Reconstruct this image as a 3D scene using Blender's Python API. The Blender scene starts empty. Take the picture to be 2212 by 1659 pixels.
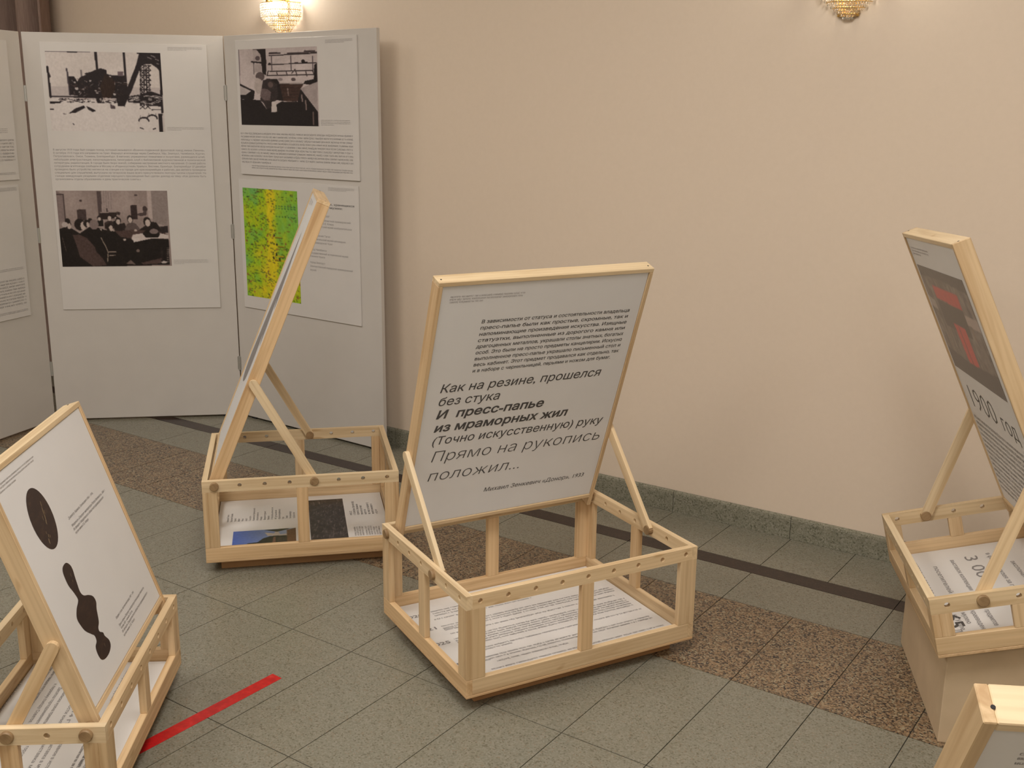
import bpy, bmesh, math, random
import numpy as np
from mathutils import Vector, Matrix
from mathutils.geometry import tessellate_polygon, delaunay_2d_cdt
from math import sin, cos, pi
random.seed(7); rng = np.random.default_rng(5)
SC = bpy.context.scene; COL = SC.collection

# ------------------------------------------------------------------ camera
F_PX, PITCH, ROLL = 2320.9, 0.2437, 0.0109
fw = Vector((0, cos(PITCH), -sin(PITCH))); rt = Vector((1, 0, 0)); up = rt.cross(fw)
r2 = rt*cos(ROLL) + up*sin(ROLL); u2 = -rt*sin(ROLL) + up*cos(ROLL)
cd = bpy.data.cameras.new('camera'); cam = bpy.data.objects.new('camera', cd); COL.objects.link(cam)
M = Matrix((r2, u2, -fw)).transposed().to_4x4(); M.translation = (0, 0, 1.5); cam.matrix_world = M
cd.sensor_fit = 'HORIZONTAL'; cd.sensor_width = 36; cd.lens = F_PX*36/2212; cd.clip_start = .02
SC.camera = cam
# ------------------------------------------------------------------ world, lights, exposure
AL = -0.606                                   # heading of the long wall
E_P = Vector((cos(AL), sin(AL), 0)); E_Q = Vector((-sin(AL), cos(AL), 0))
def PQ(p, q, z=0): return E_P*p + E_Q*q + Vector((0, 0, z))
W = bpy.data.worlds.new('world'); SC.world = W; W.use_nodes = True
W.node_tree.nodes['Background'].inputs[0].default_value = (1, .94, .86, 1)
W.node_tree.nodes['Background'].inputs[1].default_value = .12
CEIL = 3.3
def area(loc, size, power, col=(1, .965, .965)):
    l = bpy.data.lights.new('ceiling_fill_light', 'AREA'); l.shape = 'DISK'; l.size = size; l.energy = power; l.color = col
    o = bpy.data.objects.new('ceiling_fill_light', l); COL.objects.link(o); o.location = loc
FILL_LAMPS = ((-3.4, 0.5, 1.3, 24), (-4.9, 1.6, .8, 8), (-0.7, 1.0, 1.3, 50), (1.5, 1.9, 1.0, 7), (-1.8, -2.0, 1.3, 18), (1.4, -1.6, 1.3, 22))  # added out-of-view fill lamps, placed to balance brightness across the room
for p, q, s, w in FILL_LAMPS:
    area(PQ(p, q, CEIL-.06), s, w)
vs = SC.view_settings; SC.display_settings.display_device = 'sRGB'
vs.view_transform = 'Standard'; vs.look = 'None'; vs.gamma = 1; vs.use_curve_mapping = False; vs.exposure = -0.07

# ------------------------------------------------------------------ materials
def lin(c):
    return tuple(((x/12.92) if x <= .04045 else ((x+.055)/1.055)**2.4) for x in c)
def s255(r, g, b): return lin((r/255, g/255, b/255))
def mat(name, col, rough=.6, metal=0, spec=.4):
    m = bpy.data.materials.new(name); m.use_nodes = True; b = m.node_tree.nodes['Principled BSDF']
    b.inputs['Base Color'].default_value = (*col, 1); b.inputs['Roughness'].default_value = rough
    b.inputs['Metallic'].default_value = metal; b.inputs['Specular IOR Level'].default_value = spec
    return m
def nd(m, t): return m.node_tree.nodes.new(t)
def lk(m, a, b): m.node_tree.links.new(a, b)
def bsdf(m): return m.node_tree.nodes['Principled BSDF']
def coords(m, scale, rnd=True):
    tc = nd(m, 'ShaderNodeTexCoord'); mp = nd(m, 'ShaderNodeMapping'); mp.inputs['Scale'].default_value = scale
    if rnd:
        oi = nd(m, 'ShaderNodeObjectInfo'); ml = nd(m, 'ShaderNodeMath'); ml.operation = 'MULTIPLY'; ml.inputs[1].default_value = 37
        lk(m, oi.outputs['Random'], ml.inputs[0]); cb = nd(m, 'ShaderNodeCombineXYZ')
        for i in range(3): lk(m, ml.outputs[0], cb.inputs[i])
        lk(m, cb.outputs[0], mp.inputs['Location'])
    lk(m, tc.outputs['Object'], mp.inputs['Vector']); return mp.outputs[0]
def noise(m, vec, scale, detail=3, rough=.5, dist=0):
    n = nd(m, 'ShaderNodeTexNoise'); n.inputs['Scale'].default_value = scale; n.inputs['Detail'].default_value = detail
    n.inputs['Roughness'].default_value = rough; n.inputs['Distortion'].default_value = dist; lk(m, vec, n.inputs['Vector']); return n
def ramp(m, fac, stops, interp='LINEAR'):
    r = nd(m, 'ShaderNodeValToRGB'); r.color_ramp.interpolation = interp; cr = r.color_ramp
    while len(cr.elements) < len(stops): cr.elements.new(.5)
    for e, (p, c) in zip(cr.elements, stops): e.position = p; e.color = (*c, 1)
    lk(m, fac, r.inputs[0]); return r.outputs[0]
def mixc(m, fac, a, b, mode='MIX'):
    x = nd(m, 'ShaderNodeMix'); x.data_type = 'RGBA'; x.blend_type = mode
    if isinstance(fac, (int, float)): x.inputs[0].default_value = fac
    else: lk(m, fac, x.inputs[0])
    for s, i in ((a, 6), (b, 7)):
        if isinstance(s, tuple): x.inputs[i].default_value = (*s, 1)
        else: lk(m, s, x.inputs[i])
    return x.outputs[2]
def bump(m, h, st=.1, d=.001):
    b = nd(m, 'ShaderNodeBump'); b.inputs['Strength'].default_value = st; b.inputs['Distance'].default_value = d
    lk(m, h, b.inputs['Height']); lk(m, b.outputs[0], bsdf(m).inputs['Normal'])

def wood(name, light, dark, rough=.5, contrast=.6):
    m = mat(name, light, rough)
    v = coords(m, (2.2, 38, 38)); n = noise(m, v, 1.0, 4, .55, .6)
    base = ramp(m, n.outputs['Fac'], [(.3, tuple(d*contrast+l*(1-contrast) for d, l in zip(dark, light))), (.52, light), (.7, tuple(min(1, l*1.07) for l in light))])
    v2 = coords(m, (9, 30, 30)); k = noise(m, v2, .9, 1, .4)
    kn = ramp(m, k.outputs['Fac'], [(.73, (0, 0, 0)), (.78, (.75, .75, .75))])
    c = mixc(m, kn, base, dark)
    wv = nd(m, 'ShaderNodeTexWave'); wv.wave_type = 'RINGS'; wv.rings_direction = 'X'; wv.inputs['Scale'].default_value = 1.3
    wv.inputs['Distortion'].default_value = 5; wv.inputs['Detail'].default_value = 2; wv.inputs['Detail Scale'].default_value = .8; lk(m, coords(m, (1.6, 26, 26)), wv.inputs['Vector'])
    c = mixc(m, ramp(m, wv.outputs['Fac'], [(.5, (0, 0, 0)), (.95, (.15, .15, .15))]), c, dark)
    oi = nd(m, 'ShaderNodeObjectInfo'); tint = ramp(m, oi.outputs['Random'], [(0, (.90, .87, .82)), (.5, (1, 1, 1)), (1, (1.0, .93, .85))])
    c = mixc(m, 1.0, c, tint, 'MULTIPLY')
    lk(m, c, bsdf(m).inputs['Base Color']); bump(m, n.outputs['Fac'], .12, .0006); return m
PINE = wood('pine', (.68, .51, .305), (.42, .25, .11))
PINE2 = wood('pine_pale', (.75, .60, .385), (.50, .33, .16))
PEGW = wood('peg_wood', (.32, .215, .11), (.18, .10, .045))
PLY = wood('plywood', (.62, .43, .24), (.44, .28, .13), .6)
PLINTH = wood('plinth_wood', (.50, .30, .15), (.3, .16, .07), .6)
PEDM = mat('pedestal_board', (.60, .46, .30), .6)
_n = noise(PEDM, coords(PEDM, (6, 6, 6), False), 2, 4); lk(PEDM, ramp(PEDM, _n.outputs['Fac'], [(.3, (.56, .43, .28)), (.7, (.63, .49, .325))]), bsdf(PEDM).inputs['Base Color'])
def paper(name, c, rough=.45):
    m = mat(name, c, rough); n = noise(m, coords(m, (3, 3, 3)), 3, 3)
    lk(m, ramp(m, n.outputs['Fac'], [(.3, tuple(x*.97 for x in c)), (.7, c)]), bsdf(m).inputs['Base Color']); return m
PAPER = paper('poster_paper', (.74, .735, .725)); PAPER2 = paper('floor_sheet_paper', (.74, .72, .69), .28)
PAPER3 = paper('screen_poster_paper', (.665, .635, .60))
SCREENM = paper('screen_board_white', (.60, .565, .52), .5)
INK = mat('ink_dark', (.07, .066, .064), .5); INKG = mat('ink_grey', (.24, .225, .22), .5); INKS = mat('ink_soft_grey', (.33, .31, .30), .5); INKL = mat('ink_light_grey', (.40, .375, .365), .5)
SIL = mat('ink_brown_black', (.028, .014, .014), .35)
_n = noise(SIL, coords(SIL, (14, 34, 14), False), 1.5, 6, .7); lk(SIL, ramp(SIL, _n.outputs['Fac'], [(.5, (.024, .012, .013)), (.66, (.05, .026, .02)), (.74, (.16, .10, .055))]), bsdf(SIL).inputs['Base Color'])
DARK = mat('dark_gap', (.02, .018, .018), .7)
STEEL = mat('hinge_steel', (.55, .56, .54), .35, .8)
GOLD = mat('sconce_gold', (.75, .50, .16), .25, 1)
TAPE = mat('red_tape', (.50, .012, .012), .35)
_n = noise(TAPE, coords(TAPE, (30, 30, 30), False), 2, 4); lk(TAPE, ramp(TAPE, _n.outputs['Fac'], [(.35, (.42, .010, .012)), (.6, (.54, .014, .014)), (.74, (.56, .05, .04))]), bsdf(TAPE).inputs['Base Color'])
WALLM = mat('wall_paint', (.725, .59, .44), .55)
_n = noise(WALLM, coords(WALLM, (9, 9, 9), False), 6, 5, .6); lk(WALLM, ramp(WALLM, _n.outputs['Fac'], [(.3, (.722, .606, .480)), (.7, (.738, .62, .493))]), bsdf(WALLM).inputs['Base Color']); bump(WALLM, _n.outputs['Fac'], .02, .001)
CEILM = mat('ceiling_paint', (.8, .74, .64), .8)
def speckle(name, scale, stops, rough=.3, big=None):
    m = mat(name, stops[0][1], rough); v = coords(m, (1, 1, 1))
    vo = nd(m, 'ShaderNodeTexVoronoi'); vo.inputs['Scale'].default_value = scale; lk(m, v, vo.inputs['Vector'])
    sp = nd(m, 'ShaderNodeSeparateColor'); lk(m, vo.outputs['Color'], sp.inputs[0])
    c = ramp(m, sp.outputs[0], stops, 'CONSTANT'); n = noise(m, v, scale*.12, 3)
    c = mixc(m, .35, c, ramp(m, n.outputs['Fac'], [(.35, stops[0][1]), (.65, stops[-1][1])]), 'SOFT_LIGHT')
    lk(m, c, bsdf(m).inputs['Base Color']); return m
TILEM = speckle('terrazzo_tile', 260, [(0, (.175, .165, .12)), (.08, (.228, .218, .172)), (.40, (.252, .243, .195)), (.74, (.278, .268, .22)), (.93, (.205, .196, .148)), (.97, (.25, .21, .155))], .27)
GRANM = speckle('brown_granite', 215, [(0, (.045, .038, .036)), (.15, (.13, .092, .058)), (.34, (.245, .165, .098)), (.58, (.31, .225, .14)), (.78, (.19, .145, .095)), (.88, (.33, .29, .20))], .3)
STRIPM = speckle('dark_stone_strip', 200, [(0, (.030, .016, .013)), (.5, (.045, .026, .02)), (.9, (.07, .04, .03))], .3)
BASEM = speckle('green_granite_skirting', 240, [(0, (.16, .158, .115)), (.12, (.235, .228, .175)), (.5, (.275, .266, .21)), (.85, (.315, .305, .25))], .22)
GROUT = mat('grout', (.05, .047, .035), .9)
CURT = mat('curtain_cloth', (.5, .36, .29), .8)
_v = coords(CURT, (60, 60, 4), False); _n = noise(CURT, _v, 3, 3); lk(CURT, ramp(CURT, _n.outputs['Fac'], [(.3, (.42, .30, .25)), (.7, (.54, .40, .33))]), bsdf(CURT).inputs['Base Color'])
def emis(name, col, st):
    m = mat(name, col, .5); b = bsdf(m); b.inputs['Emission Color'].default_value = (*col, 1); b.inputs['Emission Strength'].default_value = st; return m
BULB = emis('bulb_glow', (1, .95, .88), 26)
BULB2 = emis('bulb_glow_soft', (1, .93, .82), 14)
FILLG = emis('fill_disc_glow', (1, .92, .8), 4)  # glow of the added ceiling fill discs
CRYS = mat('crystal_bead', (1, .96, .88), .03, 0, .8); bsdf(CRYS).inputs['Transmission Weight'].default_value = .9; bsdf(CRYS).inputs['IOR'].default_value = 1.6
PHOTO = mat('photo_print', (.5, .5, .5), .3)
_a = nd(PHOTO, 'ShaderNodeAttribute'); _a.attribute_name = 'Col'; lk(PHOTO, _a.outputs['Color'], bsdf(PHOTO).inputs['Base Color'])

# ------------------------------------------------------------------ helpers
def tag(o, label=None, cat=None, group=None, kind=None):
    if label: o['label'] = label
    if cat: o['category'] = cat
    if group: o['group'] = group
    if kind: o['kind'] = kind
    return o
def link(name, me, parent=None, mats=()):
    for m in (mats if isinstance(mats, (list, tuple)) else [mats]): me.materials.append(m)
    o = bpy.data.objects.new(name, me); COL.objects.link(o)
    if parent is not None: o.parent = parent
    return o
def empty(name, matrix):
    o = bpy.data.objects.new(name, None); COL.objects.link(o); o.matrix_world = matrix; o.empty_display_size = .1; return o
def me_from(verts, faces, name='mesh'):
    me = bpy.data.meshes.new(name); me.from_pydata([tuple(v) for v in verts], [], faces); me.update(); return me
def box_bm(bm, x0, x1, y0, y1, z0, z1):
    vs_ = [bm.verts.new((x, y, z)) for z in (z0, z1) for y in (y0, y1) for x in (x0, x1)]
    for f in ((0, 2, 3, 1), (4, 5, 7, 6), (0, 1, 5, 4), (2, 6, 7, 3), (0, 4, 6, 2), (1, 3, 7, 5)): bm.faces.new([vs_[i] for i in f])
def done(bm, name, parent, m, smooth=False):
    bmesh.ops.recalc_face_normals(bm, faces=bm.faces[:])
    me = bpy.data.meshes.new(name); bm.to_mesh(me); bm.free()
    if smooth:
        for p in me.polygons: p.use_smooth = True
    return link(name, me, parent, m)
_cache = {}
def block(name, parent, x0, x1, y0, y1, z0, z1, m, bev=.0012, axis=None):
    """a board: mesh centred with its long side along local X so that the grain follows it"""
    d = [x1-x0, y1-y0, z1-z0]; a = axis if axis is not None else d.index(max(d))
    c = Vector(((x0+x1)/2, (y0+y1)/2, (z0+z1)/2))
    if a == 0: R = Matrix.Identity(3); L = d
    elif a == 1: R = Matrix(((0, -1, 0), (1, 0, 0), (0, 0, 1))); L = [d[1], d[0], d[2]]
    else: R = Matrix(((0, 0, -1), (0, 1, 0), (1, 0, 0))); L = [d[2], d[1], d[0]]
    key = (name, tuple(round(v, 5) for v in L), m.name, bev)
    if key in _cache: me = _cache[key]; o = bpy.data.objects.new(name, me); COL.objects.link(o); o.parent = parent
    else:
        bm = bmesh.new(); box_bm(bm, -L[0]/2, L[0]/2, -L[1]/2, L[1]/2, -L[2]/2, L[2]/2)
        if bev: bmesh.ops.bevel(bm, geom=bm.edges[:], offset=bev, segments=1, affect='EDGES')
        o = done(bm, name, parent, m); _cache[key] = o.data
    T = R.to_4x4(); T.translation = c; o.matrix_local = T; return o
def rail_holes(name, parent, length, h, t, holes, r, M_, m):
    """board along X (0..length), height along Z (0..h), thickness along Y (0..t), with bored round holes"""
    V = []; Fc = []; N = 10; s = r+.003; zc = h/2+.001
    def v(x, y, z): V.append((x, y, z)); return len(V)-1
    def strip(x0, x1, z0, z1):
        for y in (0, t):
            a = [v(x0, y, z0), v(x1, y, z0), v(x1, y, z1), v(x0, y, z1)]; Fc.append(a if y == 0 else a[::-1])
    xs = [0]+[x for c in holes for x in (c-s, c+s)]+[length]
    for i in range(0, len(xs), 2): strip(xs[i], xs[i+1], 0, h)
    for c in holes:
        strip(c-s, c+s, 0, zc-s); strip(c-s, c+s, zc+s, h)
        rings = []
        for y in (0, t):
            ci = [v(c+r*cos(2*pi*k/(2*N)), y, zc+r*sin(2*pi*k/(2*N))) for k in range(2*N)]
            sq = []
            for k in range(2*N):
                a = 2*pi*k/(2*N); q = s/max(abs(cos(a)), abs(sin(a))); sq.append(v(c+q*cos(a), y, zc+q*sin(a)))
            rings.append(ci)
            for k in range(2*N):
                f = [sq[k], sq[(k+1) % (2*N)], ci[(k+1) % (2*N)], ci[k]]; Fc.append(f if y == 0 else f[::-1])
            for sx, sz in ((1, 1), (-1, 1), (-1, -1), (1, -1)):
                pass
        for k in range(2*N): Fc.append([rings[0][k], rings[0][(k+1) % (2*N)], rings[1][(k+1) % (2*N)], rings[1][k]])
        for y in (0, t):     # corner fillers of the square cell
            for qd in range(4):
                a0 = pi/4+qd*pi/2; cx = c+s*(1 if cos(a0) > 0 else -1); cz = zc+s*(1 if sin(a0) > 0 else -1)
                al_, ah = math.floor(a0/(pi/N))*pi/N, math.ceil(a0/(pi/N))*pi/N
                pts = []
                for a in (al_, ah):
                    q = s/max(abs(cos(a)), abs(sin(a))); pts.append(v(c+q*cos(a), y, zc+q*sin(a)))
                Fc.append([pts[0], v(cx, y, cz), pts[1]])
    for z in (0, h):
        a = [v(0, 0, z), v(length, 0, z), v(length, t, z), v(0, t, z)]; Fc.append(a)
    for x in (0, length):
        a = [v(x, 0, 0), v(x, t, 0), v(x, t, h), v(x, 0, h)]; Fc.append(a)
    bm = bmesh.new(); bv = [bm.verts.new(p) for p in V]
    for f in Fc:
        try: bm.faces.new([bv[i] for i in f])
        except ValueError: pass
    bmesh.ops.remove_doubles(bm, verts=bm.verts[:], dist=1e-5)
    o = done(bm, name, parent, m); o.matrix_local = M_; return o
def mat4(o, X, Y, Z):
    T = Matrix((X, Y, Z)).transposed().to_4x4(); T.translation = o; return T
def cyl(name, parent, center, axis, r, length, m, seg=28, dome=0):
    bm = bmesh.new(); rings = []
    prof = [(r*.9, 0), (r, .0015), (r, length-.003-dome), (r*.86, length-dome*.4), (r*.45, length)]
    for rr, x in prof: rings.append([bm.verts.new((x, rr*cos(2*pi*k/seg), rr*sin(2*pi*k/seg))) for k in range(seg)])
    for a, b in zip(rings, rings[1:]):
        for k in range(seg): bm.faces.new((a[k], a[(k+1) % seg], b[(k+1) % seg], b[k]))
    bm.faces.new(rings[0]); bm.faces.new(rings[-1])
    o = done(bm, name, parent, m); ax = Vector(axis).normalized()
    o.matrix_local = Matrix.Translation(center) @ ax.to_track_quat('X', 'Z').to_matrix().to_4x4(); return o
def bar(name, parent, a, b, width, x0, x1, m):
    """strut with rounded ends between two (y,z) points; its thickness runs from x0 to x1"""
    a = Vector((0, *a)); b = Vector((0, *b)); d = (b-a); L = d.length; d.normalize(); r = width/2
    pts = [(-r*cos(t), r*sin(t)) for t in np.linspace(-pi/2, pi/2, 9)]+[(L+r*cos(t), r*sin(t)) for t in np.linspace(pi/2, -pi/2, 9)]
    bm = bmesh.new(); th = (x1-x0)/2
    A = [bm.verts.new((p, q, -th)) for p, q in pts]; B = [bm.verts.new((p, q, th)) for p, q in pts]
    bm.faces.new(A); bm.faces.new(B[::-1])
    for i in range(len(pts)): j = (i+1) % len(pts); bm.faces.new((A[i], B[i], B[j], A[j]))
    o = done(bm, name, parent, m); Z = Vector((1, 0, 0)); Y = Z.cross(d)
    o.matrix_local = mat4(Vector(((x0+x1)/2, a.y, a.z)), d, Y, Z); return o

# ---- flat print: lettering
def text_mesh(body, bold=0, shear=0, word=1.0):
    """outline of the line, each closed contour filled on its own (letters are drawn as overlapping strokes)"""
    cu = bpy.data.curves.new('t', 'FONT'); cu.body = body; cu.size = 1; cu.shear = shear; cu.space_word = word
    cu.resolution_u = 2; cu.fill_mode = 'NONE'
    ob = bpy.data.objects.new('t', cu); COL.objects.link(ob)
    dg = bpy.context.evaluated_depsgraph_get(); me = bpy.data.meshes.new_from_object(ob.evaluated_get(dg))
    n = len(me.vertices); co = np.zeros(n*3); me.vertices.foreach_get('co', co); co = co.reshape(-1, 3)
    nb = [[] for _ in range(n)]
    for e in me.edges: a, b = e.vertices; nb[a].append(b); nb[b].append(a)
    bpy.data.objects.remove(ob); bpy.data.curves.remove(cu); bpy.data.meshes.remove(me)
    seen = set(); loops = []
    for i in range(n):
        if i in seen or len(nb[i]) != 2: continue
        L = [i]; seen.add(i); k = i+1 if i+1 in nb[i] else nb[i][0]
        while k not in seen:
            L.append(k); seen.add(k); q = [v for v in nb[k] if v not in seen]
            if not q: break
            k = q[0]
        if len(L) > 2: loops.append(L)
    def sarea(P):
        x = P[:, 0]; y = P[:, 1]; return .5*float(np.sum(x*np.roll(y, -1)-np.roll(x, -1)*y))
    P = [co[L, :2] for L in loops]; A = [sarea(p) for p in P]
    def inside(p, Q):
        x0 = Q[:, 0]; y0 = Q[:, 1]; x1 = np.roll(x0, -1); y1 = np.roll(y0, -1); m = (y0 > p[1]) != (y1 > p[1])
        return bool(np.sum(p[0] < (x1[m]-x0[m])*(p[1]-y0[m])/(y1[m]-y0[m])+x0[m]) % 2)
    bb = [(p.min(0), p.max(0)) for p in P]; owner = {}
    for k in range(len(P)):          # a hole lies in a larger contour that runs the other way round
        c = [o for o in range(len(P)) if A[o]*A[k] < 0 and abs(A[o]) > abs(A[k]) and (bb[o][0] <= bb[k][0]+1e-4).all() and (bb[o][1] >= bb[k][1]-1e-4).all() and inside(P[k][0], P[o])]
        if c: owner[k] = min(c, key=lambda o: abs(A[o]))
    def grow(p, d):
        e = np.roll(p, -1, 0)-p; keep = np.hypot(e[:, 0], e[:, 1]) > 1e-6; p = p[keep]
        e = np.roll(p, -1, 0)-p; e /= np.hypot(e[:, 0], e[:, 1])[:, None]; nr = np.stack([e[:, 1], -e[:, 0]], 1); npv = np.roll(nr, 1, 0)
        m = nr+npv; q = np.maximum((m*m).sum(1), .5)[:, None]; return p+m*(2*d/q)
    if bold: P = [grow(p, bold*(1 if a > 0 else -1)*(-1 if k in owner else 1)) for k, (p, a) in enumerate(zip(P, A))]
    if not P: return np.zeros((0, 3)), []
    al = np.concatenate(P); ed = []; n0 = 0
    for p in P: ed += [(n0+k, n0+(k+1) % len(p)) for k in range(len(p))]; n0 += len(p)
    vo, _, fo, _, _, _ = delaunay_2d_cdt([Vector((x, y)) for x, y in al], ed, [], 0, 1e-6)
    vo = np.array([(v[0], v[1]) for v in vo]); fo = np.array([f[:3] for f in fo]); c = vo[fo].mean(1)
    ea = np.concatenate(P); eb = np.concatenate([np.roll(p, -1, 0) for p in P]); keep = []
    for c0 in range(0, len(c), 400):            # winding number of every triangle: inside where it is not zero
        q = c[c0:c0+400]; y = q[:, 1:2]; upw = (ea[:, 1] <= y) & (eb[:, 1] > y); dnw = (ea[:, 1] > y) & (eb[:, 1] <= y)
        dy = eb[:, 1]-ea[:, 1]; dy = np.where(dy == 0, 1e-12, dy); xx = ea[:, 0]+(y-ea[:, 1])*(eb[:, 0]-ea[:, 0])/dy; r = xx > q[:, 0:1]
        keep.append(((upw & r).sum(1)-(dnw & r).sum(1)) != 0)
    fs = [tuple(int(v) for v in f) for f in fo[np.concatenate(keep)]]
    return np.column_stack([vo, np.zeros(len(vo))]), fs
class Print:
    """flat lettering collected into one mesh; coordinates in the sheet's own metres"""
    def __init__(s): s.V = []; s.F = []; s.n = 0
    def add(s, co, fs):
        s.V.append(co); s.F += [tuple(i+s.n for i in f) for f in fs]; s.n += len(co)
    def text(s, body, x, y, cap, x1=None, bold=0, shear=0, justify=False, slope=0):
        k = cap/.72; word = 1.0
        co, fs = text_mesh(body, bold, shear)
        if not len(co): return
        w = co[:, 0].max()
        if justify and x1 and ' ' in body:
            co2, _ = text_mesh(body, bold, shear, 2.0); dw = co2[:, 0].max()-w; need = (x1-x)/k
            word = 1+(need-w)/max(dw, 1e-6); word = min(max(word, .55), 3.5); co, fs = text_mesh(body, bold, shear, word); w = co[:, 0].max()
        kx = (x1-x)/w if x1 else k
        co = co.copy(); co[:, 0] *= kx; co[:, 1] *= k
        co[:, 1] += co[:, 0]*slope; co[:, 0] += x; co[:, 1] += y; co[:, 2] = 0; s.add(co, fs)
    def row(s, x0, x1, y, xh, dens=1.0, slope=0):
        """a line of words too small to read: word by word, letter by letter strokes"""
        q = []; x = x0; st = xh*.17
        def quad(a, b, c, d): q.append((a, b, c, d))
        while x < x1-xh*.5:
            for _ in range(random.choice((1, 3, 4, 5, 6, 7, 8, 9, 10, 12))):
                w = xh*random.choice((.62, .7, .78, .95)); k = random.random()
                if x+w > x1: break
                quad(x, x+st, 0, xh*(1.4 if k > .93 else 1)); 
                if k < .75: quad(x+w-st*1.6, x+w-st*.6, 0, xh)
                if k < .3 or k > .6: quad(x, x+w-st*.6, xh-st, xh)
                elif k < .45: quad(x, x+w-st*.6, xh*.45, xh*.45+st)
                if .2 < k < .5 or k > .8: quad(x, x+w-st*.6, 0, st)
                if k > .9: quad(x+w-st*1.6, x+w-st*.6, -xh*.35, xh*.3)
                x += w+xh*.1
            x += xh*.55
        V = []; Fc = []
        for a, b, c, d in q:
            n = len(V); V += [(a, y+c+(a-x0)*slope, 0), (b, y+c+(b-x0)*slope, 0), (b, y+d+(b-x0)*slope, 0), (a, y+d+(a-x0)*slope, 0)]; Fc.append((n, n+1, n+2, n+3))
        if V: s.add(np.array(V), Fc)
    def rows(s, x0, x1, y0, dy, n, xh, last=1.0):
        for i in range(n): s.row(x0, x0+(x1-x0)*(last if i == n-1 else 1), y0-i*dy, xh)
    def smooth(s, pts, n=6):
        p = np.array(pts); out = []
        for i in range(len(p)):
            a, b, c, d = p[i-1], p[i], p[(i+1) % len(p)], p[(i+2) % len(p)]
            for t in np.arange(n)/n: out.append(.5*((2*b)+(c-a)*t+(2*a-5*b+4*c-d)*t*t+(3*b-a-3*c+d)*t**3))
        V = [Vector((x, y, 0)) for x, y in out]; s.add(np.array([(x, y, 0) for x, y in out]), [tuple(t) for t in tessellate_polygon([V])])
    def poly(s, pts): s.add(np.array([(a, b, 0) for a, b in pts], float), [tuple(range(len(pts)))])
    def make(s, name, parent, m, z=.0004, T=None):
        if not s.V: return None
        me = me_from(np.concatenate(s.V), s.F); o = link(name, me, parent, m)
        if name in ('printed_text', 'fine_print'): o['kind'] = 'stuff'
        o.matrix_local = (T or Matrix.Identity(4)) @ Matrix.Translation((0, 0, z)); return o
# ---- flat print: pictures, drawn on a fine grid of coloured faces
class Pic:
    def __init__(s, w, h, col=(.8, .8, .8)):
        s.w, s.h = w, h; s.a = np.ones((h, w, 3))*np.array(col); s.Y, s.X = np.mgrid[0:h, 0:w]; s.X = (s.X+.5)/w; s.Y = (s.Y+.5)/h
    def mask(s, pts):
        m = np.zeros((s.h, s.w), bool); n = len(pts)
        for i in range(n):
            x0, y0 = pts[i]; x1, y1 = pts[(i+1) % n]
            c = ((y0 > s.Y) != (y1 > s.Y)) & (s.X < (x1-x0)*(s.Y-y0)/((y1-y0) or 1e-9)+x0); m ^= c
        return m
    def poly(s, pts, col, jit=0):
        m = s.mask(pts); s.a[m] = col
        if jit: s.a[m] += (rng.random((m.sum(), 1))-.5)*jit
    def ell(s, cx, cy, rx, ry, col): s.a[((s.X-cx)/rx)**2+((s.Y-cy)/ry)**2 < 1] = col
    def line(s, pts, wd, col):
        asp = s.h/s.w
        for (x0, y0), (x1, y1) in zip(pts, pts[1:]):
            dx, dy = x1-x0, (y1-y0)*asp; L2 = dx*dx+dy*dy+1e-12
            t = np.clip(((s.X-x0)*dx+(s.Y-y0)*asp*dy)/L2, 0, 1)
            s.a[np.hypot(s.X-x0-t*dx, (s.Y-y0)*asp-t*dy) < wd/2] = col
    def fuzz(s, sc, amt, mask=None, col=1):
        g = rng.random((max(2, int(s.h/sc)+2), max(2, int(s.w/sc)+2))); yy = s.Y*(g.shape[0]-2); xx = s.X*(g.shape[1]-2)
        i = yy.astype(int); j = xx.astype(int); fy = (yy-i); fx = (xx-j)
        n = (g[i, j]*(1-fx)+g[i, j+1]*fx)*(1-fy)+(g[i+1, j]*(1-fx)+g[i+1, j+1]*fx)*fy-.5
        n = n*amt if mask is None else n*amt*mask
        s.a += n[..., None]*np.array(col); return n
    def make(s, name, parent, x0, x1, y0, y1, z=.0004, T=None, blur=1):
        a = s.a
        for _ in range(blur):
            p = np.pad(a, ((1, 1), (1, 1), (0, 0)), 'edge'); a = (p[1:-1, 1:-1]*2+p[:-2, 1:-1]+p[2:, 1:-1]+p[1:-1, :-2]+p[1:-1, 2:])/6
        a = np.clip(a, 0, 1); a = np.where(a <= .04045, a/12.92, ((a+.055)/1.055)**2.4)
        w, h = s.w, s.h; gx, gy = np.meshgrid(np.linspace(x0, x1, w+1), np.linspace(y1, y0, h+1))
        V = np.stack([gx, gy, np.zeros_like(gx)], -1).reshape(-1, 3)
        i = np.arange(h)[:, None]*(w+1)+np.arange(w)[None, :]; Q = np.stack([i+w+1, i+w+2, i+1, i], -1).reshape(-1, 4)
        me = bpy.data.meshes.new(name); me.vertices.add(len(V)); me.vertices.foreach_set('co', V.ravel())
        me.loops.add(Q.size); me.loops.foreach_set('vertex_index', Q.ravel().astype(np.int32))
        me.polygons.add(len(Q)); me.polygons.foreach_set('loop_start', np.arange(len(Q), dtype=np.int32)*4); me.update()
        at = me.color_attributes.new('Col', 'FLOAT_COLOR', 'CORNER')
        c = np.concatenate([a.reshape(-1, 3), np.ones((w*h, 1))], 1); at.data.foreach_set('color', np.repeat(c, 4, 0).ravel())
        o = link(name, me, parent, PHOTO); o.matrix_local = (T or Matrix.Identity(4)) @ Matrix.Translation((0, 0, z)); return o

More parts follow.
